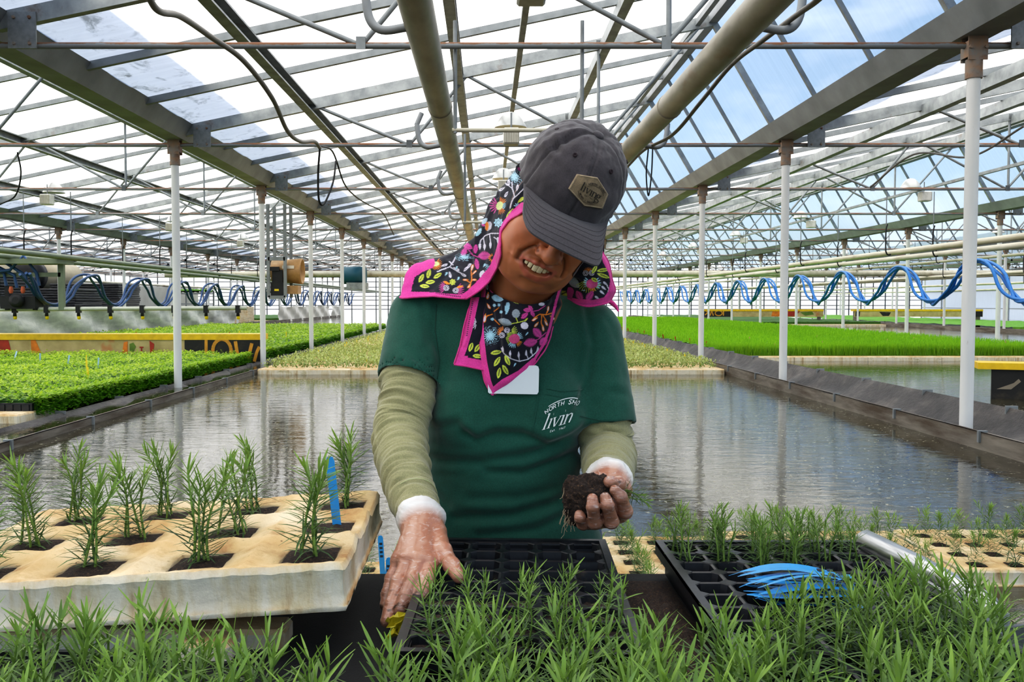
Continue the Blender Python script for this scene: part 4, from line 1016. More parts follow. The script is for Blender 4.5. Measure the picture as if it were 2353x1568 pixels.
# ------------------------------------------------------------------ flowered headscarf and neck bandana
NAVY,PINK,YEL,ORG,LBL,WHT,MAG,GRY,RED='#191b28','#e2479d','#cfd955','#ee8a28','#a9d3e6','#dcd6e4','#d14c9c','#9aa5ae','#d2548a'
class Paint:
    def __init__(s,P): s.P=P; s.c=np.tile(np.array(lin(NAVY)),(len(P),1))
    def put(s,mask,c): s.c[mask]=np.array(lin(c))
    def loc(s,x,y,r=0):
        d=s.P-np.array([x,y]); c,n=math.cos(r),math.sin(r); return d[:,0]*c+d[:,1]*n,-d[:,0]*n+d[:,1]*c
    def leaf(s,x,y,l,w,r,c,vein=True,serr=False):
        u,v=s.loc(x,y,math.radians(r)); k=1-(u/l)**2
        wd=w*np.clip(k,0,1)**.8*(1+(.16*np.sign(np.sin(u*2.6)) if serr else 0))
        s.put((np.abs(u)<l)&(np.abs(v)<wd),c)
        if vein: s.put((np.abs(u-.1*l)<l*.62)&(np.abs(v)<.75),NAVY if not serr else '#a83a86')
    def dot(s,x,y,r,c,ry=None,rot=0):
        u,v=s.loc(x,y,math.radians(rot)); s.put((u/r)**2+(v/(ry or r))**2<1,c)
    def ring(s,x,y,r,w,c):
        d=np.hypot(*s.loc(x,y)); s.put(np.abs(d-r)<w,c)
    def rose(s,x,y,r,c,n=8):
        u,v=s.loc(x,y); d=np.hypot(u,v); a=np.arctan2(v,u); s.put(d<r*(1+.16*np.cos(n*a)),c); s.put((np.abs(d-r*.55)<r*.16)&(np.cos(n*a+1)>.4),NAVY)
    def drop(s,x,y,l,r,c,inner=None):
        u,v=s.loc(x,y,math.radians(r)); t=(u/l+1)/2; w=l*.62*np.clip(t,0,1)*np.sqrt(np.clip(1-t,0,1))*1.5; m_=(np.abs(u)<l)&(np.abs(v)<w); s.put(m_,c)
        if inner: w2=w-1.5; s.put((np.abs(u)<l*.8)&(np.abs(v)<w2),inner)
    def line(s,pts,w,c): s.put(poly2(s.P,pts)<w,c)
    def puff(s,x,y,r,c=LBL,ry=1.0):
        u,v=s.loc(x,y); v=v/ry; d=np.hypot(u,v); a=np.arctan2(v,u); s.put(d<r*(.55+.22*np.sin(a*17)+.15*np.sin(a*29)),c)
        s.put((d>r*.7)&(d<r*1.15)&(np.sin(u*2.2)*np.sin(v*2.2)>.62),c)
    def fringe(s,x,y,r,r0,a0,a1,c,n=7):
        u,v=s.loc(x,y); d=np.hypot(u,v); a=np.degrees(np.arctan2(v,u))%360; span=(a1-a0)%360; t=((a-a0)%360)/span
        s.put((t<1)&(d<r)&(d>r0)&(np.abs((t*n)%1-.5)<.33*(1-((d-r0)/(r-r0))**2*.8)),c)
    def berry(s,x,y,l,r): s.drop(x,y,l,r,ORG,WHT)
    def bell(s,x,y,r=7,rot=90,c=WHT): s.drop(x,y,r,rot+180,c); 
    def owl(s,e1,e2,r=6.5,c=MAG):
        for e in (e1,e2): s.dot(e[0],e[1],r,NAVY); s.dot(e[0],e[1],r*.92,WHT); s.ring(e[0],e[1],r*.62,.7,NAVY); s.dot(e[0],e[1],r*.3,NAVY)
    def twig(s,stem,drops,c=WHT,l=8):
        for st_ in stem: s.line(st_,1.2,c)
        for x,y,r in drops: s.drop(x,y,l,r,c); s.line([(x-2*math.cos(math.radians(r)),y-2*math.sin(math.radians(r))),(x+3*math.cos(math.radians(r)),y+3*math.sin(math.radians(r)))],.6,NAVY)
def c1(*a): return [(880+x/3.92,270+y/3.92) for x,y in a] if len(a)>1 or isinstance(a[0],tuple) else None
def c2(*a): return [(880+x/3.92,540+y/3.92) for x,y in a]
def p1(x,y): return 880+x/3.92,270+y/3.92
def p2(x,y): return 880+x/3.92,540+y/3.92
def cr2(rows,nv,nu):
    R=[catmull([tuple(at(*p)) for p in r],nu) for r in rows]; R=np.array(R); out=[]
    for k in range(R.shape[1]): out.append(catmull(list(R[:,k]),nv))
    return np.transpose(np.array(out),(1,0,2))
def sheet(rows,nv,nu,wr,seed,creases=(),clampto=None,lift=.006):
    G=cr2(rows,nv,nu); n,k,_=G.shape; V=G.reshape(-1,3)
    F=np.array([(i*k+j,i*k+j+1,(i+1)*k+j+1,(i+1)*k+j) for i in range(n-1) for j in range(k-1)]); N=vnorm(V,F)
    if N[:,1].mean()>0: F=F[:,::-1]; N=-N
    P=toPx(V); d=wr*(.0030*vnoise(V*[1,.6,.6],26,seed)+.0014*vnoise(V,70,seed+1))
    for pts,w_,dep in creases: q=poly2(P,pts); d-=dep*np.exp(-(q/w_)**2); q=poly2(P,[(x+w_*1.8,y-w_*.5) for x,y in pts]); d+=dep*.7*np.exp(-(q/w_)**2)
    V=V+N*d[:,None]
    if clampto is not None:
        for i in range(len(V)):
            q=Vector(V[i]); dr_=(q-EYE); L=dr_.length; dr_/=L; h=clampto.ray_cast(EYE,dr_)
            if h[0] is not None and L>h[3]-lift and L-h[3]<.085: V[i]=EYE+dr_*(h[3]-lift)
    return V,F,n,k
def hem(V,n,k,edges,par,col):
    m=MB(); idx=[]
    for e in edges:
        if e=='r': idx=[i*k+k-1 for i in range(n)]
        if e=='l': idx=[i*k for i in range(n)]
        if e=='b': idx=[(n-1)*k+j for j in range(k)]
        if e=='t': idx=[j for j in range(k)]
        m.tube([V[i] for i in idx[::4]+[idx[-1]]],.0019,6)
    return m.build('rolled_hem',col,par)
scarfmat=fabric('printed cotton','#222222',.85,.05,8,1000,.3,.15,True); pinkhem=fabric('pink hem','#d8408f',.85,.12,60,900,.4,.2)
# A: the part falling from the cap to the shoulder at the worker's right
bvp=bvh_of(np.array([v.co[:] for v in person_me.vertices]),[tuple(p.vertices) for p in person_me.polygons])
rowsA=[[(1240,350,1.80),(1186,384,1.70),(1206,425,1.60),(1218,474,1.545)],[(1235,420,1.84),(1137,444,1.73),(1160,465,1.635),(1193,492,1.575)],[(1230,500,1.86),(1110,503,1.76),(1132,518,1.66),(1157,528,1.595)],
 [(1210,560,1.87),(1082,552,1.79),(1112,566,1.69),(1151,565,1.605)],[(1180,600,1.88),(1030,584,1.81),(1085,602,1.715),(1146,605,1.62)],[(1120,625,1.88),(978,600,1.81),(1045,634,1.73),(1126,642,1.645)],[(1060,640,1.88),(943,618,1.80),(1005,658,1.735),(1098,670,1.66)],[(1000,660,1.87),(919,683,1.76),(985,682,1.725),(1072,687,1.675)]]
VA,FA,nA,kA=sheet(rowsA,46,60,1.2,41,[(c1((1010,700),(900,900),(810,1100),(790,1300)),7,.006),(c1((830,1020),(820,1130),(800,1250)),5,.004),(c1((1180,480),(1100,560),(1040,700)),8,.004),(c2((500,250),(640,330),(760,420)),8,.004)],bvp,.006)
pa=Paint(toPx(VA)); Pp=pa.P
pa.puff(*p1(1185,535),17); pa.leaf(*p1(1232,465),6,4,20,MAG,False)
pa.twig([c1((1145,815),(1160,760),(1185,710),(1165,640),(1160,585)),c1((1170,735),(1220,690),(1270,640),(1310,600)),c1((1165,640),(1110,600),(1080,560))],[(*p1(1072,645),150),(*p1(1112,690),120),(*p1(1210,635),-80),(*p1(1285,570),-60),(*p1(1132,590),-90),(*p1(1305,690),-30)])
x,y=p1(1050,795); pa.fringe(x-3,y,21,6,110,250,MAG,7); pa.fringe(x,y,20,6,270,330,ORG,5); pa.fringe(x,y,20,6,40,100,ORG,5); pa.fringe(x,y,15,6,330,400,LBL,7); pa.dot(x,y,7.5,'#dbe59a',10,20)
pa.rose(*p1(1040,948),9.5,LBL); x,y=p1(950,980); pa.dot(x,y,7.5,WHT,11,15); u,v=pa.loc(x,y); pa.put((u/7.5)**2+(v/11)**2<(np.sin(u*2.4)*np.sin(v*2.4)>.3),NAVY); pa.put(((u+3.5)/4)**2+(v/10)**2<1,ORG); pa.leaf(*p1(903,968),5,3,30,MAG,False)
pa.leaf(*p1(915,935),9,5,-50,'#b9cfe0',False); pa.leaf(*p1(862,1035),11,5,-55,LBL,False); pa.drop(*p1(1240,745),10,-40,YEL); pa.leaf(*p1(1125,890),12,3,-70,YEL); pa.leaf(*p1(1155,850),9,3,-60,YEL); pa.fringe(*p1(1215,805),10,3,180,360,LBL,5)
pa.twig([c1((868,1170),(880,1110),(920,1065),(970,1045),(1040,1045)),c1((905,1085),(915,1150)),c1((960,1050),(970,1130)),c1((1000,1080),(1030,1100))],[]); [pa.bell(*p1(*q),8,90) for q in ((873,1165),(915,1170),(968,1155),(1035,1110))]
for (q,l,w_,r) in (((762,1162),12,7,25),((730,1215),11,6,-70),((835,1185),11,5,-85),((912,1245),14,9,-5),((845,1320),13,5,80)): pa.leaf(*p1(*q),l,w_,r,MAG,True,True)
pa.line(c1((760,1180),(810,1240),(860,1260)),1,MAG); pa.puff(*p1(735,1258),20,LBL,.42)
pa.twig([c1((490,1390),(600,1345),(640,1290),(650,1265)),c1((600,1345),(660,1380),(740,1425)),c1((600,1300),(630,1330))],[(*p1(553,1332),-20),(*p1(604,1415),80),(*p1(660,1365),30),(*p1(722,1418),30),(*p1(745,1368),-50),(*p1(775,1340),-60)])
for (q,r) in (((345,390),-60),((412,350),-75),((492,368),-35),((425,425),-8),((375,462),5)): pa.leaf(*p2(*q),11,4.6,r,YEL)
x,y=p2(470,262); pa.fringe(x,y,16,5,300,420,ORG,7); pa.fringe(x,y,14,5,60,120,ORG,5); pa.dot(x,y,10,'#dbe59a',5.5,-8); pa.rose(*p2(627,425),6.5,YEL,7)
x,y=p2(570,478); pa.fringe(x,y,17,6,130,250,MAG,8); x2,y2=p2(655,500); pa.fringe(x2,y2,20,6,-60,60,MAG,8); pa.leaf(*p2(572,432),8,3,25,ORG,False); pa.leaf(*p2(690,468),9,2.5,-15,ORG,False); pa.owl((x,y),(x2,y2),7)
pa.line(c2((778,500),(790,440),(800,390),(795,330)),1.1,ORG); pa.line(c2((745,405),(785,430),(812,405)),1.1,ORG); [pa.berry(*p2(*q),r_,a) for q,r_,a in (((748,405),7,180),((815,405),7,0),((802,300),9,-75),((822,340),7,-45),((775,460),6,120))]
for q in ((570,352),(678,395),(912,275),(660,300)): pa.drop(*p2(*q),5,-60,LBL)
pa.leaf(*p2(893,355),10,6,-70,WHT,False); pa.fringe(*p2(955,270),11,2,60,200,LBL,6); pa.fringe(*p1(985,1265),10,4,90,280,ORG,6); pa.fringe(*p2(960,340),12,3,120,240,'#8fb6d8',6)
edgeA=c1((1262,812),(1190,880),(1125,960),(1095,1020),(1085,1130),(1050,1250),(1000,1370),(930,1450)); edgeA2=c2((1010,310),(960,370),(890,440),(800,530),(745,575))
pa.put(poly2(Pp,edgeA)<12,PINK); pa.put(poly2(Pp,edgeA2+c2((700,585),(560,575),(440,560),(300,560),(155,552)))<12,PINK)
pa.put((poly2(Pp,c2((155,552),(200,430),(235,345),(320,285),(410,250)))<15)|((Pp[:,0]<955)&(Pp[:,1]>603)&(Pp[:,0]<940+(Pp[:,1]-640)*-.25+12)),PINK)
u,v=pa.loc(*p2(440,510)); pa.put((np.abs(u)<6)&(np.abs(v+1)<3.2),'#3a1f3a'); 
for k in range(14): x=p2(480,520)[0]+k*4.2; pa.put((np.abs(pa.P[:,0]-x)<1.2)&(np.abs(pa.P[:,1]-(p2(480,522)[1]+k*.75))<2.2),'#4a2450')
meA=mesh_np('headscarf',VA,FA); vcol(meA,pa.c*(1+.10*vnoise(VA,60,44))[:,None]); scarf=link('headscarf',meA,scarfmat,person); scarf['label']='navy flowered scarf with pink border hanging from under the cap'
hem(VA,nA,kA,['r','b'],scarf,pinkhem)
rowsK=[[(1195,470,1.70),(1290,480,1.78),(1385,530,1.72)],[(1150,560,1.74),(1270,570,1.80),(1385,600,1.76)],[(1120,650,1.77),(1240,650,1.83),(1345,660,1.80)],[(1085,705,1.79),(1215,700,1.85),(1325,710,1.82)]]
VK,FK,nK,kK=sheet(rowsK,14,20,1.0,81); meK=mesh_np('headscarf_back',VK,FK); pa=Paint(toPx(VK)); [pa.leaf(1110+37*k,560+(k*53)%150,12,5,k*40,[MAG,YEL,LBL,WHT][k%4]) for k in range(8)]; vcol(meK,pa.c); link('headscarf_back',meK,scarfmat,scarf)
# C: the part on the other side of the face
rowsC=[[(1330,545,1.60),(1358,552,1.615),(1376,560,1.66),(1365,555,1.80)],[(1322,590,1.625),(1362,600,1.62),(1394,600,1.67),(1380,600,1.82)],[(1310,640,1.66),(1358,645,1.64),(1405,645,1.69),(1390,640,1.84)],[(1303,668,1.685),(1354,678,1.655),(1411,668,1.70),(1400,660,1.85)],[(1304,686,1.70),(1350,706,1.672),(1404,692,1.705),(1400,680,1.86)]]
VC,FC,nC,kC=sheet(rowsC,60,50,1.0,51,[(c2((1680,380),(1750,420),(1790,480)),7,.005),(c2((1930,230),(1990,400),(2010,520)),8,.003)],bvp,.006)
pa=Paint(toPx(VC))
pa.leaf(*p2(1717,425),18,10,45,GRY,False); x,y=p2(1825,345);x2,y2=p2(1880,343); pa.fringe((x+x2)/2,y+14,32,9,20,160,'#b3c24c',13); pa.fringe((x+x2)/2,y,14,4,200,340,ORG,9); pa.owl((x,y),(x2,y2),6.8)
x,y=p2(1882,440); pa.dot(x,y,14,RED,11,-10); pa.fringe(x,y,21,13,150,230,LBL,5); pa.fringe(x,y,21,13,-50,40,LBL,5); pa.fringe(x,y,19,11,60,120,ORG,5)
for q,r,l in (((1905,312),-60,11),((1982,318),-8,14),((1985,368),20,15),((1905,405),30,8)): pa.leaf(*p2(*q),l,4.5,r,YEL)
pa.leaf(*p2(1768,548),13,7,60,MAG,True,True); pa.leaf(*p2(1862,552),14,7,-55,MAG,True,True); pa.leaf(*p2(1810,600),9,5,10,MAG,True,True)
pa.line(c2((2010,440),(2035,490),(2010,560),(1950,590)),1.2,WHT); [pa.bell(*p2(*q),7,40) for q in ((1990,480),(1975,520),(1930,568),(2005,440))]; pa.rose(*p2(1952,188),5,YEL,7); pa.fringe(*p2(1775,275),9,1,0,360,MAG,9); pa.drop(*p2(1806,500),4,0,LBL)
eC=c2((1975,100),(2010,230),(2060,330),(2078,420),(2060,520),(2010,590),(1900,618),(1760,612),(1665,590)); pa.put(poly2(pa.P,eC)<8,PINK); pa.put((poly2(pa.P,c2((1660,580),(1680,510)))<10),'#c23f90'); pa.put(pa.P[:,1]>696,'#c94292')
meC=mesh_np('headscarf_flap',VC,FC); vcol(meC,pa.c*(1+.10*vnoise(VC,60,54))[:,None]); flap=link('headscarf_flap',meC,scarfmat,scarf); 
m=MB(); m.tube([VC[i*kC+kC-1-50] for i in range(0,nC,4)],.0017,6); m.tube([VC[(nC-1)*kC+j] for j in range(0,kC-48,3)],.0019,6)
tl=[at(1396,690,1.70),at(1407,697,1.70),at(1416,706,1.695),at(1421,716,1.69)]; m.tube(tl,[.004,.0045,.0035,.0012],8); m.build('flap_hem',pinkhem,scarf)
# B: bandana round the neck
rowsB=[[(1150,640,1.76),(1113,650,1.71),(1148,682,1.668),(1206,699,1.632),(1256,690,1.642),(1292,650,1.69),(1270,640,1.76)],[(1140,690,1.74),(1108,704,1.695),(1148,724,1.655),(1205,738,1.628),(1250,728,1.640),(1286,700,1.685),(1275,690,1.74)],[(1115,755,1.70),(1104,760,1.68),(1138,770,1.655),(1188,780,1.638),(1236,772,1.646),(1270,750,1.675),(1268,745,1.71)],
 [(1108,800,1.69),(1103,802,1.672),(1130,808,1.656),(1172,816,1.648),(1216,812,1.654),(1252,797,1.668),(1253,795,1.69)],[(1110,840,1.68),(1107,842,1.670),(1124,848,1.660),(1150,852,1.654),(1186,850,1.658),(1224,840,1.666),(1226,838,1.68)],[(1117,876,1.675),(1115,876,1.668),(1124,879,1.660),(1140,882,1.657),(1160,882,1.660),(1180,874,1.666),(1182,873,1.67)],[(1130,906,1.668),(1130,906,1.668),(1130,907,1.666),(1131,908,1.665),(1132,908,1.666),(1133,907,1.668),(1133,907,1.668)]]
VB,FB,nB,kB=sheet(rowsB,56,42,1.2,61,[(c2((990,430),(1030,560),(1040,700),(1050,820)),7,.006),(c2((1040,520),(1130,600),(1280,640),(1430,600)),8,.005),(c2((1000,800),(1130,840),(1290,800),(1420,730),(1540,640)),8,.006),(c2((1050,960),(1060,1060),(1110,1090)),6,.004),(c2((960,480),(975,600),(985,760)),6,.005)],bv,.004)
pa=Paint(toPx(VB)); g=p2
pa.line(c2((1000,690),(1045,655)),1,ORG); pa.line(c2((985,715),(940,730),(900,790)),1.1,ORG); pa.line(c2((1000,760),(1050,810)),1.1,ORG); [pa.berry(*g(*q),l,a) for q,l,a in (((945,545),9,100),((950,640),8,60),((918,748),11,100))]
pa.leaf(*g(1030,572),14,8,15,LBL,False); pa.drop(*g(1118,665),15,-80,LBL); pa.dot(*g(1198,710),9,GRY,10); pa.dot(*g(1198,680),4.5,GRY,3); pa.leaf(*g(1100,785),17,8,18,GRY,False); [pa.dot(*g(*q),3.6,LBL) for q in((1003,635),(1044,632),(1063,695),(985,760))]
pa.line(c2((1200,750),(1215,790),(1160,800)),.9,YEL); pa.line(c2((1215,790),(1290,770)),.9,YEL); pa.leaf(*g(1290,765),6,2,-50,YEL,False)
for q,l,w_,r in (((1300,678),9,5,5),((1275,728),10,5,-40),((1348,712),8,4,60),((1330,660),8,4,50)): pa.leaf(*g(*q),l,w_,r,MAG,True,True)
pa.line(c2((1345,690),(1400,680),(1460,640)),1,MAG)
pa.line(c2((1540,700),(1470,720),(1410,715),(1360,750)),1.1,ORG); pa.line(c2((1430,725),(1425,790),(1440,840)),1.1,ORG); pa.line(c2((1440,725),(1475,780)),1.1,ORG); pa.line(c2((1470,715),(1490,660)),1.1,ORG); [pa.berry(*g(*q),8,a) for q,a in (((1370,758),150),((1385,805),130),((1442,838),80),((1468,792),60),((1487,672),-80),((1525,745),40))]
pa.puff(*g(965,910),20); x,y=g(1118,860);x2,y2=g(1072,905); pa.fringe(*g(1095,905),24,6,330,430,'#b3c24c',8); pa.fringe(*g(1150,870),16,3,-60,40,'#b3c24c',6); pa.fringe(*g(1085,880),15,5,150,270,ORG,7); pa.owl((x,y),(x2,y2),7)
x,y=g(1185,937); pa.dot(x,y,13,RED,11,-15); pa.fringe(x,y,20,12,-60,0,LBL,5); pa.fringe(x,y,22,12,80,140,LBL,5); pa.fringe(x,y,20,12,20,70,ORG,5)
for q,l,w_,r in (((1390,882),14,8,50),((1328,970),16,9,-10),((1445,960),12,8,-50)): pa.leaf(*g(*q),l,w_,r,MAG,True,True)
pa.line(c2((1290,980),(1400,940),(1470,880)),1.1,MAG)
pa.line(c2((1065,1020),(1090,1070),(1150,1115),(1230,1140),(1310,1120),(1380,1060),(1400,1020)),1.2,WHT); [pa.line(c2(a,b),.9,WHT) for a,b in (((1150,1115),(1145,1075)),((1230,1140),(1222,1085)),((1310,1120),(1290,1070)),((1350,1090),(1335,1050)))]; [pa.bell(*g(*q),7,-90) for q in ((1145,1065),(1222,1078),(1290,1062),(1335,1042),(1078,1030),(1395,1030))]
for q,r in (((1018,1060),-10),((1028,1142),-58),((1120,1130),65),((1045,1245),-80),((1102,1215),60)): pa.leaf(*g(*q),13,5.2,r,YEL)
pa.dot(*g(1275,818),9,WHT,8,30); pa.drop(*g(1296,892),5,-50,LBL); pa.drop(*g(1187,1172),5,-60,LBL)
pa.fringe(*g(1395,600),12,2,180,400,ORG,7); pa.dot(*g(1430,625),7,WHT,4); pa.fringe(*g(1480,575),10,3,0,360,MAG,8); pa.dot(*g(1480,575),4,WHT); pa.leaf(*g(1180,600),12,2,30,YEL); pa.leaf(*g(1440,580),9,2.4,-30,YEL,False); pa.leaf(*g(1050,510),14,2.5,50,LBL,False); pa.fringe(*g(1530,600),8,2,0,360,LBL,6); pa.leaf(*g(935,460),9,3,80,WHT); pa.leaf(*g(980,500),7,4,60,MAG,False); pa.leaf(*g(1540,500),8,3,-60,YEL,False)
eB=c2((895,440),(885,600),(870,780),(880,950),(905,1150),(940,1320),(985,1440)); pa.put(poly2(pa.P,eB)<8.5,PINK); pa.put((pa.P[:,0]<1106)&(pa.P[:,1]<800),PINK); pa.put(poly2(pa.P,c2((985,1450),(1100,1340),(1240,1250),(1360,1130)))<np.clip(14-(pa.P[:,0]-1130)*.09,4,16),PINK); pa.put(poly2(pa.P,c2((1360,1130),(1450,980),(1500,850),(1560,600),(1620,400)))<3,PINK)
meB=mesh_np('neck_bandana',VB,FB); vcol(meB,pa.c*(1+.10*vnoise(VB,60,64))[:,None]); band=link('neck_bandana',meB,scarfmat,person); band['label']='folded flowered bandana tied round the neck, its point over the white card'
m=MB(); m.tube([VB[i*kB+42] for i in range(0,nB-2,4)],.0017,6); m.tube([VB[i*kB+kB-1-42] for i in range(nB//3,nB-2,4)],.0016,6); m.build('rolled_hem',pinkhem,band)
rowsD=[[(1084,684,1.70),(1100,684,1.69),(1125,684,1.69)],[(1066,750,1.682),(1092,750,1.676),(1120,750,1.68)],[(1055,800,1.674),(1085,802,1.669),(1118,802,1.675)],[(1043,838,1.668),(1075,843,1.665),(1112,851,1.668)]]
VD,FD,nD,kD=sheet(rowsD,50,46,1.0,71,[(c2((780,620),(760,800),(700,1000)),5,.003)],bv,.003)
pa=Paint(toPx(VD)); [pa.leaf(*g(*q),11,5,r,YEL) for q,r in (((792,1012),-70),((850,1020),-55),((850,1092),5))]; pa.fringe(*g(845,800),14,3,100,260,WHT,8)
pa.put(poly2(pa.P,c2((805,560),(775,700),(745,840),(700,1000),(640,1165)))<16,PINK); pa.put(poly2(pa.P,c2((640,1165),(720,1185),(880,1215)))<22,PINK); pa.put((pa.P[:,0]<1075)&(pa.P[:,1]>818),PINK)
for k in range(18): x=p2(808,600)[0]-k*.8; y=p2(808,600)[1]+k*4.6; pa.put((np.abs(pa.P[:,0]-x)<2.0)&(np.abs(pa.P[:,1]-y)<1.4),'#6a2458')
meD=mesh_np('neck_bandana_layer',VD,FD); vcol(meD,pa.c*(1+.10*vnoise(VD,60,74))[:,None]); ol=link('under_layer',meD,scarfmat,band); m=MB(); m.tube([VD[i*kD] for i in range(0,nD,4)],.0017,6); m.tube([VD[(nD-1)*kD+j] for j in range(0,kD,3)],.0017,6); m.build('layer_hem',pinkhem,band)
# ------------------------------------------------------------------ crops, rafts and machinery in the house
nr=np.random.default_rng(12)
def vis_filter(x,y,mx=.85): return np.abs(x)/y<mx
def leaf_quads(P,size,tilt,cols,jit=.35):
    n=len(P); a=nr.uniform(0,2*PI,n); t=nr.uniform(tilt[0],tilt[1],n); s=size*nr.uniform(1-jit,1+jit,n)
    d=np.stack([np.cos(a)*np.cos(t),np.sin(a)*np.cos(t),np.sin(t)],1); sd=np.stack([-np.sin(a),np.cos(a),nr.uniform(-.3,.3,n)],1)
    tip=P+d*s[:,None]; mid=P+d*(s*.5)[:,None]; w=sd*(s*.30)[:,None]
    V=np.stack([P,mid-w,tip,mid+w],1).reshape(-1,3); F=np.arange(4*n).reshape(n,4); c=np.repeat(cols,4); return V,F,c
def stuff_mesh(name,V,F,c,mat,label,cat,extra=None):
    me=mesh_np(name,V,F,False); vcol(me,np.stack([c,c,c],1)); o=link(name,me,mat); tag(o,label,cat,None,'stuff'); return o
def crop_base(x0,x1,y0,y1,z,amp,col,name,label,nx=40,ny=120):
    m=MB(); P=[]
    for j in range(ny+1):
        yy=y0+(y1-y0)*(j/ny)**1.5; P.append([(x0+(x1-x0)*i/nx,yy,z+amp*math.sin(i*2.1+j*1.3)*math.sin(j*2.7-i*.9)) for i in range(nx+1)])
    m.grid(P); m.grid([[(x0+(x1-x0)*i/nx,y0,z if k else .44) for i in range(nx+1)] for k in(0,1)])
    return m
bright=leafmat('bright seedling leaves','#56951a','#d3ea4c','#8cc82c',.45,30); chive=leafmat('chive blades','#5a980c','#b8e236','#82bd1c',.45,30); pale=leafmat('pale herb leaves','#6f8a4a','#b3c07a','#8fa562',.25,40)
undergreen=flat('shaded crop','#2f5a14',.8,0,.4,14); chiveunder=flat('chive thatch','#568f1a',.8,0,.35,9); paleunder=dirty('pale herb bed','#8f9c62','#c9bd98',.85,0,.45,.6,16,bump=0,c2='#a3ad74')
# bright seedlings in the bay left of the pond
def bed(y0,y1,dens,size,label,name='seedling_foliage'):
    A_=6.0*(y1-y0); n=int(A_*dens); x=nr.uniform(-9.35,-3.42,n); y=y0+(y1-y0)*nr.uniform(0,1,n)**1.25; ns=n//5; x=np.concatenate([x,nr.uniform(-3.52,-3.40,ns)]); y=np.concatenate([y,y0+(y1-y0)*nr.uniform(0,1,ns)**1.1]); k=vis_filter(x,y); x,y=x[k],y[k]
    h=.10+.03*np.sin(x*5+np.sin(y*3)*2)*np.sin(y*4.3)+.02*np.sin(x*17)*np.sin(y*15); z=.50+h*nr.uniform(.25,1.0,len(x))**.5+0*.02
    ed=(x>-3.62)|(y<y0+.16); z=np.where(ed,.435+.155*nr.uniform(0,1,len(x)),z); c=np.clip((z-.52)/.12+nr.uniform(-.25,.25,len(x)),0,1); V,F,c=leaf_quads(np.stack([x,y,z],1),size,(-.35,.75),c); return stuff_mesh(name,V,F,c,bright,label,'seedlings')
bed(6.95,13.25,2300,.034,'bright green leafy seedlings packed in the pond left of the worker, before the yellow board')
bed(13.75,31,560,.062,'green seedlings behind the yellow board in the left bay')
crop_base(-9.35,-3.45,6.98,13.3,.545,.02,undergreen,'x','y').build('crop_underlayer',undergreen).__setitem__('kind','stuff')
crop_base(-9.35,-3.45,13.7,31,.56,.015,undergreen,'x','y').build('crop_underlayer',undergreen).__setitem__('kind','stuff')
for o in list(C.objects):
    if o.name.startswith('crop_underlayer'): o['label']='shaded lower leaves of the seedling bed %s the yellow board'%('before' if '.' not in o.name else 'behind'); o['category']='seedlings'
for i in range(5):
    x=-9.3+i*1.17; m=MB(); m.rbox(x,x+1.165,6.70,7.30,.38,.475,.012); tag(m.build('foam_raft',foam),'long foam raft at the front of the left seedling bed, %s from the posts'%ORD[5-i],'foam raft','front rafts of the left seedling bed')
    m=MB(); m.boxmm(x+.02,x+1.15,6.93,6.96,.475,.535); 
    for q in range(18): m.boxmm(x+.03+q*.062,x+.075+q*.062,6.922,6.93,.475,.525)
    tag(m.build('seedling_tray',blackpl),'black seedling tray on the front edge of the left bed, %s from the posts'%ORD[5-i],'tray','front trays of the left seedling bed')
# pale herbs on rafts filling the far part of the pond
ZR_=.475
for i in range(5):
    for j in range(2):
        x=-2.86+i*1.17; y=11.35+j*.615; m=MB(); m.rbox(x,x+1.165,y,y+.61,.37,ZR_+.03*0,.012); tag(m.build('foam_raft',foam),'foam raft of pale herbs across the pond, %s row, %s from the left'%(['front','second'][j],ORD[i+1]),'foam raft','rafts across the pond behind the worker')
m=MB(); m.boxmm(-2.86,2.98,12.58,59.5,.37,ZR_-.002); tag(m.build('raft_field',foam),'rafts carrying herbs away to the end of the middle pond','foam rafts',None,'stuff')
n=0; Pl=[];cl=[]
for j in range(150):
    y=11.50+j*.150*(1+j*.004)
    xs=np.arange(-2.78,2.95,.128)+(.064 if j%2 else 0); 
    for x in xs:
        if abs(x)/y>.62: continue
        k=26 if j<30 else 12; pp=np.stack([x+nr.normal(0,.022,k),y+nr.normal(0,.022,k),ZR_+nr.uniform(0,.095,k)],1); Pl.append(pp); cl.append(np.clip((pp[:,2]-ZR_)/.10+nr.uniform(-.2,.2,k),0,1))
V,F,c=leaf_quads(np.concatenate(Pl),.036,(.2,1.3),np.concatenate(cl)); stuff_mesh('herb_foliage',V,F,c,pale,'pale grey-green herb plugs in rows on the rafts behind the worker','herbs')
# chives in the bay right of the pond
m=crop_base(3.62,9.3,14.30,47,.585,.012,chiveunder,'','',50,140); o=m.build('chive_thatch',chiveunder); tag(o,'dense lower growth of the bright chive bed','chives',None,'stuff')
nB_=60000; x=nr.uniform(3.6,9.33,nB_); y=14.22+30*nr.uniform(0,1,nB_)**2.0; k=vis_filter(x,y); x,y=x[k],y[k]; hb=nr.uniform(.15,.195,len(x)); ln=nr.normal(0,.026,(len(x),2)); wd=.0042+.0006*(y-14)
P0=np.stack([x,y,np.full(len(x),.48)],1); tp=P0+np.stack([ln[:,0],ln[:,1],hb],1); sx=np.stack([wd,wd*.2,0*wd],1)
V=np.stack([P0-sx,P0+sx,tp+sx*.3,tp-sx*.3],1).reshape(-1,3); cc=np.repeat(nr.uniform(.2,.8,len(x)),4)*np.tile([.25,.25,1,1],len(x)); stuff_mesh('chive_blades',V,np.arange(len(V)).reshape(-1,4),cc,chive,'bright green chives standing upright in the bay right of the pond','chives')
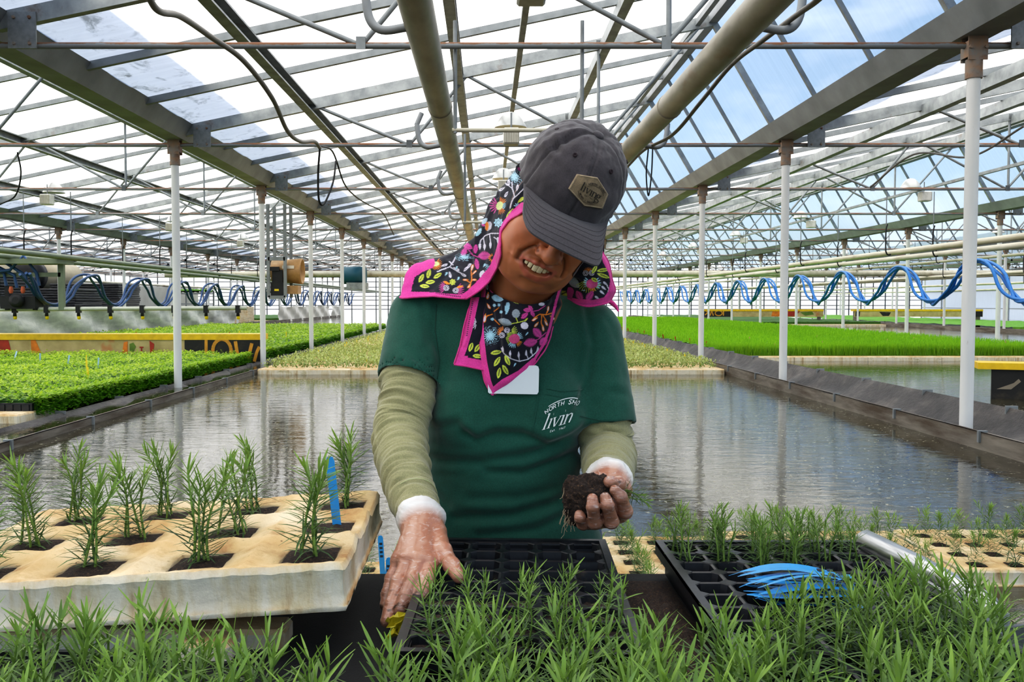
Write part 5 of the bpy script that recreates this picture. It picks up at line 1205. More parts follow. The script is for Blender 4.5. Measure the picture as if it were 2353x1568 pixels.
for i in range(5):
    x=3.62+i*1.14; m=MB(); m.rbox(x,x+1.135,14.02,14.55,.37,.475,.012); tag(m.build('foam_raft',foam),'foam raft at the front of the bright chive bed, %s from the posts'%ORD[i+1],'foam raft','front rafts of the chive bed')
for (x0,x1,y0,mat,lab) in ((9.85,15.6,36,undergreen,'low green crop, far end of the second bay to the right'),(16.2,22,28,chiveunder,'low green crop, far end of the third bay to the right'),(-15.5,-10.0,44,undergreen,'low green crop far behind the white sheets on the left')):
    m=crop_base(x0,x1,y0,58,.56,.02,mat,'','',30,60); tag(m.build('distant_crop',mat),lab,'seedlings',None,'stuff')
    m=MB(); m.rbox(x0,x1,y0-.5,y0+.05,.37,.47,.01); tag(m.build('foam_raft',foam),'pale raft edge before the '+lab.replace('low green ',''),'foam raft')
# plant tags standing in the crops
def tagrow(spots,mat,colname,where,h=.13):
    for i,(x,y,z) in enumerate(spots): plant_tag((x,y,z-.05),mat,'%s plant tag standing %s'%(colname,where),h,.020,(nr.uniform(-.2,.2),nr.uniform(-.25,.25)),nr.uniform(-.5,.5),'%s tags %s'%(colname,where),False)
tagrow([(-4.3-.5*i+.2*math.sin(i*3),7.6+.35*(i%3)+.3*i,.60) for i in range(3)],mid_b,'blue','in the left seedlings, near side')
tagrow([(-3.9-.45*i,8.9+.5*(i*7%5),.60) for i in range(7)],yel_m,'yellow','in the left seedlings')
tagrow([(-4.4-.55*i,10.3+.45*(i*5%4),.61) for i in range(8)],ltb_m,'pale blue','in the left seedlings')
tagrow([(-3.7-.33*i,15.0+.8*(i*7%6),.62) for i in range(16)],red_m,'dark red','in the seedlings behind the yellow board')
tagrow([(-3.8-.4*i,15.6+.7*(i*5%7),.62) for i in range(9)],yel_m,'yellow','in the seedlings behind the yellow board')
tagrow([(-2.6+.06*(i%3),14.0+1.0*i,.50) for i in range(8)],yel_m,'yellow','along the left edge of the pale herbs')
tagrow([(2.86-.05*(i%3),12.1+.75*i,.50) for i in range(11)],yel_m,'yellow','along the right edge of the pale herbs')
tagrow([(-1.6+.3*i,12.0+.3*(i%3),.50) for i in range(4)],yel_m,'yellow','in the front rafts of pale herbs')
tagrow([(3.66,15.2+1.15*i,.52) for i in range(12)],red_m,'red','along the post side of the chive bed',.20)
tagrow([(4.6+.62*i+.2*math.sin(i*5),14.6+.9*(i*3%5),.54) for i in range(8)],pnk_m,'faded pink','near the front of the chive bed',.17)
# graphic boards used as walkways ------------------------------------
yellow=dirty('yellow board edge','#e2b909','#8a7410',.45,0,.62,.8,5,bump=.05); black_b=dirty('black printed board','#14120f','#3d3527',.6,0,.55,.75,6,bump=.05); gold=flat('gold print','#c8912e',.6,0,.15,20)
n=NT('printed board'); v=n.coord(); nn=n.noise(n.coord((1.6,1,3)),1.4,3,.5)
n.set(n.mix(n.ramp(n.noise(v,1.7,3),[(.62,0.0),(.66,.6)]),n.ramp(n.noise(v,3,4),[(.3,lin('#9c8a55')),(.7,lin('#c7b684'))]),lin('#b5652a')),.6); printed=n.m
redp=flat('red print','#a3321c',.6,0,.25,9); orgp=flat('orange print','#cf7a22',.6,0,.25,9); grnp=flat('green print','#5f7a2a',.6,0,.25,9)
def board(x0,x1,y,zt,zb,name,label,letters=None,blocks=(),dark=None,topw=.42,rz=0,flip=False):
    t=thing('walk_board',(x0,y,0),rz); L=x1-x0
    m=MB(); m.boxmm(0,L,-.02,topw,zt-.085,zt); m.build('yellow_top',yellow,t)
    m=MB(); m.boxmm(0,L,0,.02,zb,zt-.055); m.build('printed_face',printed,t)
    if dark: 
        m=MB(); m.boxmm(dark[0]-x0,dark[1]-x0,-.012,.0,zb,zt-.055); m.build('black_panel',black_b,t)
    for mat,poly in blocks:
        m=MB(); pts=[(a-x0,-.006,b) for a,b in poly]; m.add(pts,[tuple(range(len(pts)))]); m.build('printed_graphic',mat,t)
    if letters:
        m=MB(); 
        for pts,w in letters:
            for a,b in zip(pts[:-1],pts[1:]): m.beam((a[0]-x0,-.016,a[1]),(b[0]-x0,-.016,b[1]),.004,w,0,(0,0,1)) if abs(b[0]-a[0])>abs(b[1]-a[1]) else m.beam((a[0]-x0,-.016,a[1]),(b[0]-x0,-.016,b[1]),w,.004,0,(0,1,0))
        m.build('gold_lettering',gold,t)
    for e in (.1,L-.14): m=MB(); m.boxmm(e,e+.04,.02,topw-.02,.10,zt-.06); m.build('support_batten',wood,t)
    tag(t,label,'board'); return t
YB=13.40; zt,zb=.845,.44
bx=lambda px: (px-1117)/FPX*YB
arch=[(bx(489)+ .0,.44)]+[(bx(489)+(bx(531)-bx(489))*(1-math.cos(a))/2,.60+.17*math.sin(a)) for a in [PI*k/12 for k in range(13)]]+[(bx(531),.44)]
LET=[([(bx(473),.44),(bx(474),.785)],.045),(arch,.05),([(bx(541),.74),(bx(548),.44)],.05),([(bx(579),.71),(bx(568),.44)],.05),([(bx(596),.66),(bx(590),.58),(bx(584),.44)],.045)]
blk=[(redp,[(bx(-30),.44),(bx(30),.44),(bx(18),.775),(bx(-30),.775)]),(orgp,[(bx(70),.775),(bx(80),.775),(bx(102),.44),(bx(72),.44)]),(redp,[(bx(88),.60),(bx(102),.44),(bx(93),.44)]),(grnp,[(bx(297),.70),(bx(306),.72),(bx(312),.66),(bx(306),.58),(bx(297),.60)]),(orgp,[(bx(278),.50),(bx(284),.72),(bx(293),.74),(bx(292),.50)]),(redp,[(bx(320),.66),(bx(329),.66),(bx(329),.64),(bx(326),.64),(bx(326),.50),(bx(323),.50),(bx(323),.64),(bx(320),.64)]),(redp,[(bx(343),.75),(bx(354),.70),(bx(350),.50),(bx(345),.50)]),(grnp,[(bx(33),.44),(bx(52),.44),(bx(50),.55),(bx(36),.56)])]
board(-9.35,bx(600),YB,zt,zb,'','long yellow-topped board across the left bay with gold letters IOVA on its black end',LET,blk,(bx(424),bx(599)))
YC=40.0; cx=lambda px:(px-1117)/FPX*YC
rw=lambda px,h: (cx(px),h)
LT=[([rw(1620,.78),rw(1626,.90),rw(1620,.98)],.05),([rw(1631,.75),rw(1635,.97),rw(1639,.75)],.05),([(cx(1651)+.16*math.cos(a),.86+.11*math.sin(a)) for a in [2*PI*k/10 for k in range(11)]],.045),([rw(1662,.75),rw(1662,.98)],.05)]
board(cx(1617),cx(1892),YC,1.03,.70,'','far yellow-topped board with O V O I letters on its left end, right bay',LT,[(redp,[rw(1800,.72),rw(1825,.72),rw(1840,.97),rw(1805,.97)]),(orgp,[rw(1772,.72),rw(1790,.72),rw(1795,.97),rw(1775,.97)]),(grnp,[rw(1838,.90),rw(1850,.75),rw(1870,.80),rw(1866,.93)])],(cx(1615),cx(1678)))
board(cx(1963),cx(2258),YC,1.03,.70,'','far pale yellow-topped board further right beyond the chive bed',None,[(black_b,[rw(1965,.72),rw(1975,.72),rw(1976,.95),rw(1966,.95)]),(black_b,[rw(2020,.92),rw(2047,.90),rw(2042,.74),rw(2028,.74)])],(cx(2226),cx(2257)))
t=thing('walk_board',(4.60,8.5,0),math.radians(-20)); m=MB(); m.boxmm(0,2.6,-.02,.30,.685,.745); m.build('yellow_top',yellow,t); m=MB(); m.boxmm(.12,2.6,.02,.05,.30,.685); m.build('black_face',black_b,t); m=MB(); m.add([(.16,.012,.50),(.30,.012,.56),(.34,.012,.60),(.36,.012,.575),(.28,.012,.50)],[(0,1,2,3,4)]); m.build('worn_patch',flat('worn grey','#8a8070',.8),t)
tag(t,'yellow plank on a black board over the water at the right edge','board')
# overhead rails, hooks, hoses, boom --------------------------------
def hook(x,y,z0,z1,mat,sgn=1,rr=.011):
    m=MB(); k=rr/.016; m.tube([tuple(p) for p in catmull([(x,y,z0),(x+.09*sgn*k,y,z0-.015),(x+.135*sgn*k,y,z0+.03*k),(x+.15*sgn*k,y,z0+.12*k),(x+.15*sgn*k,y,max(z1-.1,z0+.13*k)),(x+.12*sgn*k,y,max(z1,z0+.2*k))],6)],rr,8); return m
def big_pipe(x,z,r,lab,mat,sgn,ys):
    t=thing('heating_pipe',(0,0,0)); m=MB(); m.tube([(x,-1,z)]+[(x,2+4*k,z) for k in range(15)],r,20); m.build('pipe',mat,t)
    for y in ys: q=hook(x+r*.9*sgn*-1 if False else x+r*.8*sgn,y,z-.02,ZT+.02,dark_st,sgn,.024); q.build('hanger_hook',dark_st,t)
    m=MB()
    for k in range(8): m.lathe((x,1.6+5.4*k,z),(0,1,0),[(0,r),(0,r+.006),(.03,r+.006),(.03,r)],20,0,True,False)
    m.build('pipe_joint',mat,t); tag(t,lab,'pipe')
big_pipe(-.352,2.80,.088,'large overhead heating pipe left of the cap',heatpipe,-1,[4.95,8.6,12.3,15.9,19.6])
big_pipe(1.40,2.80,.092,'large overhead heating pipe right of the cap',heatpipe,1,[4.95,8.6,12.3,15.9,19.6])
for (x,z,r,lab) in ((-6.75,1.96,.038,'upper green rail of the boom track in the left bay'),(-6.05,1.96,.038,'lower green rail of the boom track in the left bay'),(6.03,2.05,.042,'upper cream rail of the boom track in the right bay'),(6.73,2.03,.042,'lower cream rail of the boom track in the right bay'),(12.4,2.02,.042,'cream boom rail in the second bay to the right'),(13.1,2.02,.042,'second cream boom rail in the second bay to the right'),(18.9,2.02,.042,'cream boom rail in the third bay to the right'),(10.4,2.25,.03,'thin cream pipe above the second right bay'),(15.0,2.2,.03,'thin cream pipe at the far side of the second right bay'),(20.6,1.85,.03,'low cream pipe in the third right bay'),(17.4,2.3,.03,'thin cream pipe in the third right bay'),(-12.9,2.0,.045,'pale rail in the second bay to the left')):
    t=thing('overhead_rail'); m=MB(); m.tube([(x,4,z)]+[(x,8+4*k,z) for k in range(13)],r,12); m.build('pipe',flat('green rail paint','#7c8672',.5,.1,.1,4) if -8<x<0 else cream,t)
    for k in range(2,9): hook(x,FR[k]+.3,z-.02,z+.42,dark_st,-1).build('hanger_hook',black_rub,t)
    for k in range(2,9): m=MB(); m.tube([(x-.1,FR[k]+.3,z+.40),(x-.1,FR[k]+.3,ZT)],.008,6); m.build('drop_rod',galv2,t)
    tag(t,lab,'rail')
hose_b=flat('bright blue hose','#1f74c4',.4,0,.12,6); hose_shade=flat('shaded blue hose','#2c4f7d',.45,0,.15,6)  # second, darker blue has the shade on the left-bay hoses painted in
def hose(xc,zmid,amp,lam,y0,n0,n1,mat,dx,dz,ph):
    pts=[]
    for k in range(int((n1-n0)*24)+1):
        u=n0+k/24; c=math.cos(2*PI*u); cc=math.copysign(abs(c)**.85,c); pts.append((xc+dx*(1+.5*math.sin(u*5+ph))+.05*math.sin(2*PI*u+ph),y0+lam*u+.08*math.sin(4*PI*u+ph),zmid+amp*cc+dz*(1-.6*(c>0))))
    m=MB(); m.tube(pts,.021,8); return m
for i,(dx,dz,ph) in enumerate(((-.03,0,0),(.03,-.02,1.6),(.0,-.06,3.0))):
    o=hose(6.38,1.60,.265,2.24,11.86,-1.6,14,hose_b,dx,dz,ph).build('water_hose',hose_b); tag(o,'bright blue hose hanging in waves under the right boom rail, %s of three'%['left','right','lowest'][i],'hose','blue hoses under the right rail')
    o=hose(-6.40,1.52,.24,2.24,14.66,-.9,13,hose_shade,dx,dz,ph).build('water_hose',hose_shade); tag(o,'shaded blue hose hanging in waves under the left boom rail, %s of three'%['left','right','lowest'][i],'hose','blue hoses under the left rail')
# irrigation boom with its carriage
t=thing('spray_boom',(-6.4,13.15,0)); m=MB(); m.tube([(-2.9,0,1.20),(2.95,0,1.23)],.030,12); m.build('boom_pipe',flat('pale boom pipe','#b9bcae',.5,.2),t)
for k in range(13):
    m=MB(); x=-2.7+.46*k; m.boxmm(x-.03,x+.03,-.04,.03,1.16,1.27); m.lathe((x,-.01,1.16),(0,0,-1),[(0,.022),(.05,.026),(.05,.0)],10); h=m.build('nozzle_body',black_rub,t)
    m=MB(); m.lathe((x+.005,-.01,1.11),(0,0,-1),[(0,.026),(.035,.024),(.045,.012)],10); m.build('nozzle_tip',yel_m,h)
m=MB(); 
for x in (-.75,.28): m.boxmm(x-.04,x+.04,-.03,.03,1.20,1.97)
m.boxmm(-.75,.28,-.03,.03,1.68,1.74); m.boxmm(-.8,.35,-.25,.25,1.86,1.93); m.build('carriage_frame',flat('green carriage paint','#7c8672',.5,.1),t)
m=MB(); m.boxmm(-.55,-.05,-.12,.12,1.22,1.40); m.boxmm(-.52,-.46,-.05,.05,1.2,1.55); m.boxmm(-.12,-.06,-.05,.05,1.2,1.55); m.lathe((-.29,-.14,1.34),(0,-1,0),[(0,.10),(.05,.10),(.06,.05)],14); m.build('valve_block',black_rub,t)
for x in (-.42,-.25): m=MB(); m.lathe((x,-.06,1.44),(0,0,1),[(0,.02),(.04,.035),(.10,.02)],10); m.build('valve_cap',flat('orange cap','#c2633a',.5),t)
for i,(x,hh,xe) in enumerate(((-.49,1.55,-1.3),(-.34,1.52,-1.1),(-.18,1.52,-.9),(-.02,1.55,-.4))): m=MB(); m.tube([(x,-.05,hh),(x-.03,-.06,hh+.18),((x+xe)/2,-.1,hh+.34+.03*i),(xe,-.12,hh+.22),(xe-.6,-.1,hh+.16)],.024,8); m.build('feed_hose',hose_shade,t)
tag(t,'spray boom with yellow-tipped nozzles and valve carriage across the left bay','irrigation boom')
# plastic sheets along the bay edge, pallets of trays, fans -----------
n=NT('plastic sheet'); n.set(n.ramp(n.noise(n.coord((1,.5,2)),2.2,5,.6),[(.3,lin('#8d9088')),(.7,lin('#d6d6cc'))]),.35); n.bump(n.noise(n.coord((1,.6,.4)),2.2,4,.55,1.0),.5,.06); sheet_g=n.m
sheet_w=flat('white plastic sheet','#ddd9cf',.5,0,.08,2,.3,8)
for (y0,y1,zt_,mat,lab) in ((13.9,34.5,1.19,sheet_g,'long grey plastic sheet wall behind the yellow board'),(41.8,55,1.14,sheet_w,'white plastic sheet standing far down the left bay'),(56,59.6,1.12,sheet_w,'farthest white plastic sheet on the left')):
    m=MB(); P=[[( -9.5+.05*math.sin(yy*2.3+k)+.03*math.sin(yy*7),yy,.42+(zt_-.42)*k/6+(.03*math.sin(yy*1.7) if k==6 else 0)) for yy in [y0+(y1-y0)*i/90 for i in range(91)]] for k in range(7)]; m.grid(P)
    tag(m.build('plastic_sheet',mat),lab,'plastic sheet')
wrap=NT('stacked black trays'); wrap.set(wrap.ramp(wrap.noise(wrap.coord((.6,.6,9)),6,5,.7),[(.35,lin('#0b0d12')),(.6,lin('#23262e')),(.74,lin('#8b9096'))]),.35); wrap.bump(wrap.noise(wrap.coord((.5,.5,14)),5,3),.5,.03); wrap=wrap.m
for i,(x,y,h,wd) in enumerate(((-11.6,17.6,1.72,1.5),(-11.2,20.2,1.86,1.7),(-10.9,23.2,1.66,1.6),(-11.2,26.2,1.80,1.9))):
    t=thing('tray_pallet',(x,y,0)); m=MB()
    k=0; z=.55
    while z<h: m.rbox(-wd/2+.02*math.sin(k*9),wd/2+.02*math.sin(k*5),-.8,.8,z,z+.055,.012); z+=.062; k+=1
    q=m.build('trays',wrap,t); q['kind']='stuff'; m=MB(); m.boxmm(-wd/2,wd/2,-.8,.8,.42,.54); m.build('pallet',wood,t)
    tag(t,'pallet of stacked black trays behind the grey sheet, %s from the left edge'%ORD[i+1],'tray pallet')
drum_c=flat('cream drum top','#b9ad92',.6,0,.1,3)
for i,y in enumerate((19.2,23.0,27.0)):
    t=thing('fan_drum',(-12.9,y,0)); m=MB(); m.lathe((0,-1.4,2.08),(0,1,0),[(0,.10),(0,.45),(2.6,.45),(2.6,.1)],24); m.build('casing',drum_c,t); m=MB(); m.lathe((0,-1.45,2.08),(0,1,0),[(0,.2),(0,.47),(.35,.47),(.35,.2)],24); m.boxmm(-.5,.5,-1.2,1.0,1.25,1.7); m.build('dark_base',black_rub,t)
    tag(t,'cream-topped drum on a dark base above the tray pallets, %s from the left'%ORD[i+1],'drum')
# packing wall beyond the pallets
m=MB(); m.boxmm(-14.6,-13.9,30,44,.4,2.0); o=m.build('partition',flat('grey white panel','#b9b9b2',.7,0,.1,1.5)); struct(o); o['label']='pale panel partition at the far left'
for k in range(11): m=MB(); m.rbox(-10.5+.02*math.sin(k*7),-9.75,37.4,38.3,.46+.063*k,.52+.063*k,.012); tag(m.build('foam_raft',foam),'spare foam raft in the stack beyond the grey sheet','foam raft','spare rafts in the far stack')
t=thing('plant_rack',(-10.4,32.5,0)); m=MB()
for x in (-.5,.5):
    for y in (-.6,.6): m.boxmm(x-.02,x+.02,y-.02,y+.02,.45,1.75)
for z in (1.25,1.62): m.boxmm(-.5,.5,-.65,.65,z,z+.04)
m.build('frame',galv2,t); m=MB(); m.grid([[(-.5+i*.1,-.6+j*.12,1.70+.08*math.sin(i*2.3)*math.sin(j*1.9)+.04) for i in range(11)] for j in range(11)]); q=m.build('seedling_top',chiveunder,t); q['kind']='stuff'; tag(t,'metal rack with bright green seedlings beyond the boom','rack')
# heater on its hanging frame
tanm=dirty('tan enamel','#b08a58','#7a5a34',.45,.1,.6,.78,6,bump=.05); YH=15.3; hx=lambda px:(px-1117)/FPX*YH; hz=lambda py:CZ+(697-py)/FPX*YH
t=thing('unit_heater',(hx(662),YH,0)); X=lambda px:hx(px)-hx(662)
m=MB(); m.lathe((X(628),0,hz(624)),(1,0,0),[(0,.05),(.0,.19),(.32,.20),(.46,.215),(.50,.215),(.50,.19),(.40,.17)],28); m.build('barrel',tanm,t)
m=MB(); m.lathe((X(628)+.41,0,hz(624)),(1,0,0),[(0,.165),(.005,.02)],28); m.build('outlet_fan',flat('dark fan','#3a2412',.6),t)
m=MB(); m.boxmm(X(630),X(660),-.24,-.10,hz(680),hz(650)); m.boxmm(X(633),X(657),-.22,-.10,hz(650),hz(622)); m.boxmm(X(630),X(650),-.25,-.20,hz(624),hz(615)); q=m.build('burner_box',black_rub,t)
m=MB(); m.boxmm(X(639),X(649),-.245,-.24,hz(669.5),hz(665)); m.build('yellow_label',yel_m,q)
m=MB(); m.boxmm(X(666),X(690),-.18,.1,hz(676),hz(657)); m.build('gas_housing',tanm,t)
m=MB(); m.boxmm(X(656),X(683),-.222,-.216,hz(619),hz(612)); m.build('name_plate',flat('white plate','#d8cfc4',.5),t)
m=MB(); 
for px in (626,664): m.boxmm(X(px)-.025,X(px)+.025,-.27,-.23,hz(684),2.93); m.boxmm(X(px)-.025,X(px)+.025,.19,.23,hz(684),2.93)
for py in (597,684): m.boxmm(X(626),X(664),-.27,-.23,hz(py)-.03,hz(py)+.03)
m.build('hanging_frame',galv2,t); tag(t,'tan unit heater with black burner box in a hanging steel frame','heater')
t=thing('circulation_fan',(-3.55,25,0)); m=MB(); m.lathe((-.36,0,2.06),(1,0,0),[(0,.2),(0,.24),(.62,.24),(.62,.2)],26); m.build('blue_casing',flat('teal casing','#1f5566',.5,.1,.15,3),t); m=MB(); m.boxmm(-.25,.3,-.2,.2,1.68,1.86); m.build('motor_box',galv,t); tag(t,'teal circulation fan tube at the left beyond the heater','fan')
t=thing('air_duct',(0,25.6,0)); m=MB(); m.tube([(-9,0,2.10),(-4,0,2.12),(0,0,2.12),(9.3,0,2.13),(21,0,2.15)],.085,14); m.build('pipe',cream,t); tag(t,'cream air duct running across the house behind the worker','duct')
# lamps
whitelamp=dirty('lamp housing','#d2d0c8','#9a8f78',.5,.1,.6,.8,8); reflm=flat('aluminium reflector','#b9bbb9',.35,.6)
def lamp_proto():
    t=thing('grow_lamp'); m=MB(); m.rbox(-.075,.075,-.14,.02,.0,.15,.012); m.build('ballast',whitelamp,t)
    m=MB(); 
    for k in range(9): m.boxmm(-.065+.016*k,-.060+.016*k,-.145,-.14,.01,.14)
    m.build('cooling_fins',flat('fin shadow','#8c866f',.5),t)
    m=MB(); m.lathe((0,.16,.20),(0,0,1),[(0,.155),(.02,.15),(.10,.10),(.14,.06),(.15,.02)],22); m.build('reflector',reflm,t)
    m=MB(); m.tube([(0,-.05,.15),(0,-.05,.30)],.008,6); m.build('stem',galv2,t); return t
lp=lamp_proto(); fl=True
L_=[(.235,4.85,2.86,'lamp over the middle bay at the top edge, above the cap'),(.235,8.65,2.78,'lamp over the middle bay just left of the cap'),(.235,12.4,2.80,'third lamp over the middle bay'),(-6.35,13.3,2.72,'lamp at the upper left, over the left bay'),(-6.3,18.3,2.74,'second lamp over the left bay'),(-6.3,23.5,2.76,'third lamp over the left bay')]+[(6.67,14.05+4.9*k,2.86,'white lamp over the right bay, %s from the camera'%ORD[k+1]) for k in range(5)]+[(13.0,18.0+4.9*k,2.86,'white lamp over the second bay to the right, %s from the camera'%ORD[k+1]) for k in range(4)]
for x,y,z,lab in L_:
    if fl: o=lp; o.location=(x,y,z); fl=False
    else: o=dup(lp,(x,y,z),0 if x<3 else math.radians(90))
    o['label']=lab; o['category']='lamp'; o['group']='grow lamps under the roof'
for x,lab in ((.30,'lamp conduit bar under the middle bay roof'),(6.67,'lamp conduit bar under the right bay roof')):
    m=MB(); z=roofz(x-G0 if x<3 else x-gx(1))-.30; m.boxmm(x-.025,x+.025,-1,45,z-.03,z+.03) if x<3 else m.boxmm(x-.02,x+.02,3,45,3.02,3.06); tag(m.build('conduit',galv),lab,'conduit')
# hanging trapezes and cables
for i,(x0,x1,y,zb_,zt_) in enumerate(((-.20,.62,5.95,2.40,3.12),(-.22,1.05,9.5,2.12,3.05))):
    t=thing('trapeze_hanger',(0,y,0)); 
    for xx in (x0,x1): m=MB(); m.tube([(xx,0,zb_),(xx,0,zt_)],.013,8); m.build('drop_rod',galv2,t)
    m=MB(); m.tube([(x0-.02,0,zb_+.02),(x1+.02,0,zb_+.02)],.014,8); m.build('cross_bar',cream,t); tag(t,'hanging trapeze bar over the middle bay, %s one'%['nearer','farther'][i],'hanger')
cable_g=flat('grey cable','#7d7a74',.6,0,.1,10)
def cable(pxs,r,mat,lab,k=10):
    m=MB(); m.tube([tuple(p) for p in catmull([tuple(at(*p)) for p in pxs],k)],r,8); tag(m.build('cable',mat),lab,'cable')
cable([(270,-150,3.6),(335,-20,4.2),(365,25,4.4),(415,38,4.7),(485,85,5.2),(560,140,5.7),(625,225,6.3),(660,300,7.0),(690,325,7.6),(722,325,8.2),(735,340,8.6)],.017,cable_g,'thick grey cable sagging under the left roof')
cable([(735,340,8.6),(731,400,8.7),(733,460,8.8),(745,468,8.9),(765,420,9.0),(772,370,9.1)],.010,black_rub,'dark cable loop hanging below the sagging cable')
cable([(735,335,8.6),(765,350,9.2),(790,420,9.8),(815,450,10.6),(845,470,11.6),(880,490,13.0),(905,540,15)],.009,black_rub,'thin dark cable running on down the left roof')
cable([(2000,-130,3.7),(1890,-10,4.3),(1830,35,4.8),(1750,95,5.4),(1680,150,6.0),(1610,235,6.8),(1545,310,7.8),(1480,345,9.0),(1440,385,10.2)],.015,cable_g,'grey cable sagging beside the right heating pipe')
cable([(1490,340,8.9),(1485,400,8.9),(1490,450,8.9),(1497,400,8.9),(1500,335,8.9)],.007,black_rub,'dark cable tail hanging beside the right heating pipe')
cable([(2353,290,7.0),(2230,360,7.6),(2100,355,8.4),(2000,430,9.4)],.009,cable_g,'light cable drooping at the right under the right bay roof')
cable([(40,350,9.0),(48,400,9.1),(35,450,9.2),(0,470,9.3)],.008,black_rub,'dark cable drooping at the upper left edge')
# ------------------------------------------------------------------ potting bench, trays, rafts, tags
BZ=.835                                   # bench top
# bench
t=thing('potting_bench',(-.12,1.12,0)); m=MB(); m.boxmm(-.95,.80,-.50,.44,BZ-.035,BZ-.015); m.build('bench_top',dullmetal,t)
m=MB()
for x in (-.88,.72):
    for y in (-.42,.36): m.boxmm(x-.02,x+.02,y-.02,y+.02,0,BZ-.035)
    q=MB(); 
m.build('bench_frame',dullmetal,t)
m=MB(); m.boxmm(-.95,.79,-.5,.44,BZ-.015,BZ-.004); m.build('ground_cloth',flat('black woven ground cloth','#101112',.8,0,.3,60,.3,500),t)
tag(t,'dark potting bench carrying the trays in front of the worker','bench')
# loose soil spilled between trays
m=MB(); r=random.Random(5); P=[]
for j in range(34):
    row=[]
    for i in range(16):
        x=.222+.085*i/15; y=1.02+.50*j/33; e=math.sin(PI*i/15)*math.sin(PI*j/33); row.append((x,y,BZ-.004+.018*e*(.6+.8*r.random())))
    P.append(row)
m.grid(P); o=m.build('loose_soil',soil_m); tag(o,'dark loose soil spilled between the middle tray and the right tray','soil',None,'stuff')
# plug trays
def plug_tray(x0,y0,nx,ny,p,top,depth=.05,shallow=.010,lip=.012):
    """cell tray: walls, tapered square cells, webs"""
    t=thing('plug_tray',(x0,y0,0)); W=nx*p;L=ny*p; m=MB()
    def cellring(z,i,j,g): cx,cy=(i+.5)*p,(j+.5)*p; h=p/2-g; c=h*.35; return [(cx-h+c,cy-h,z),(cx+h-c,cy-h,z),(cx+h,cy-h+c,z),(cx+h,cy+h-c,z),(cx+h-c,cy+h,z),(cx-h+c,cy+h,z),(cx-h,cy+h-c,z),(cx-h,cy-h+c,z)]
    for i in range(nx):
        for j in range(ny):
            cx,cy=(i+.5)*p,(j+.5)*p;h=p/2
            outer=[(cx-h*.5,cy-h,top),(cx+h*.5,cy-h,top),(cx+h,cy-h*.5,top),(cx+h,cy+h*.5,top),(cx+h*.5,cy+h,top),(cx-h*.5,cy+h,top),(cx-h,cy+h*.5,top),(cx-h,cy-h*.5,top)]
            a=cellring(top-.0015,i,j,.0035);b=cellring(top-.010,i,j,.0050);c=cellring(top-depth,i,j,.012)
            vs=outer+a+b+c; fs=[]
            for q in range(3):
                for k in range(8): fs.append((q*8+k,q*8+(k+1)%8,q*8+8+(k+1)%8,q*8+8+k))
            fs.append(tuple(range(24,32))); m.add(vs,fs)
            for (sx,sy) in ((-1,-1),(1,-1),(1,1),(-1,1)): m.add([(cx+sx*h,cy+sy*h,top),(cx+sx*h*.5,cy+sy*h,top),(cx+sx*h,cy+sy*h*.5,top)],[(0,1,2)])
    m.build('cell_sheet',blackpl,t)
    m=MB(); e=.012
    for (ax,ay,bx,by) in ((-e,-e,W+e,-.0),(-e,L,W+e,L+e),(-e,0,0,L),(W,0,W+e,L)): m.boxmm(ax,bx,ay,by,top-.004,top+.0035)
    for (ax,ay,bx,by) in ((-e,-e,W+e,-e+.003),(-e,L+e-.003,W+e,L+e),(-e,-e,-e+.003,L+e),(W+e-.003,-e,W+e,L+e)): m.boxmm(ax,bx,ay,by,top-.020,top+.002)
    m.build('rim',blackpl,t)
    m=MB(); 
    for (ax,ay,bx,by) in ((.004,.002,W-.004,.005),(.004,L-.005,W-.004,L-.002),(.002,.004,.005,L-.004),(W-.005,.004,W-.002,L-.004)): m.boxmm(ax,bx,ay,by,top-depth-.002,top-.004)
    m.build('skirt',blackpl,t)
    return t
def soil_cells(t,cells,p,z,half=.020):
    m=MB(); r=random.Random(3)
    for (i,j) in cells:
        P=[]
        for a in range(7): P.append([((i+.5)*p-half+2*half*b/6,(j+.5)*p-half+2*half*a/6,z+.004*r.random()+.004*math.sin(PI*a/6)*math.sin(PI*b/6)) for b in range(7)])
        m.grid(P)
    o=m.build('soil_fill',soil_m,t); o['kind']='stuff'
rp=random.Random(21)
# middle tray: back half of the cells empty, seedlings to the front
p=.055; T1=plug_tray(-.098,1.065,5,9,p,.888); T1.rotation_euler[2]=math.radians(-2); tag(T1,'black plug tray between the worker\'s hands, its back rows empty','plug tray')
full=[(i,j) for j in range(0,4) for i in range(5)]; soil_cells(T1,full,p,.874,.022)
for j in (2,1,0):
    for i in range(5):
        for k in range(2 if j<2 else 1):
            q=Vector((-.098+(i+.5)*p+.035*((j+.5)*p)+rp.uniform(-.012,.012),1.065+(j+.5)*p+rp.uniform(-.012,.012),.874))
            if i==0 and j==2: continue
            put_plant(rp.choice(MTV),q,rp.uniform(0,6.3),rp.uniform(.72,.92)*(1 if j<2 else .82),'rosemary seedling growing in the front rows of the middle black tray','rosemary in the middle tray')
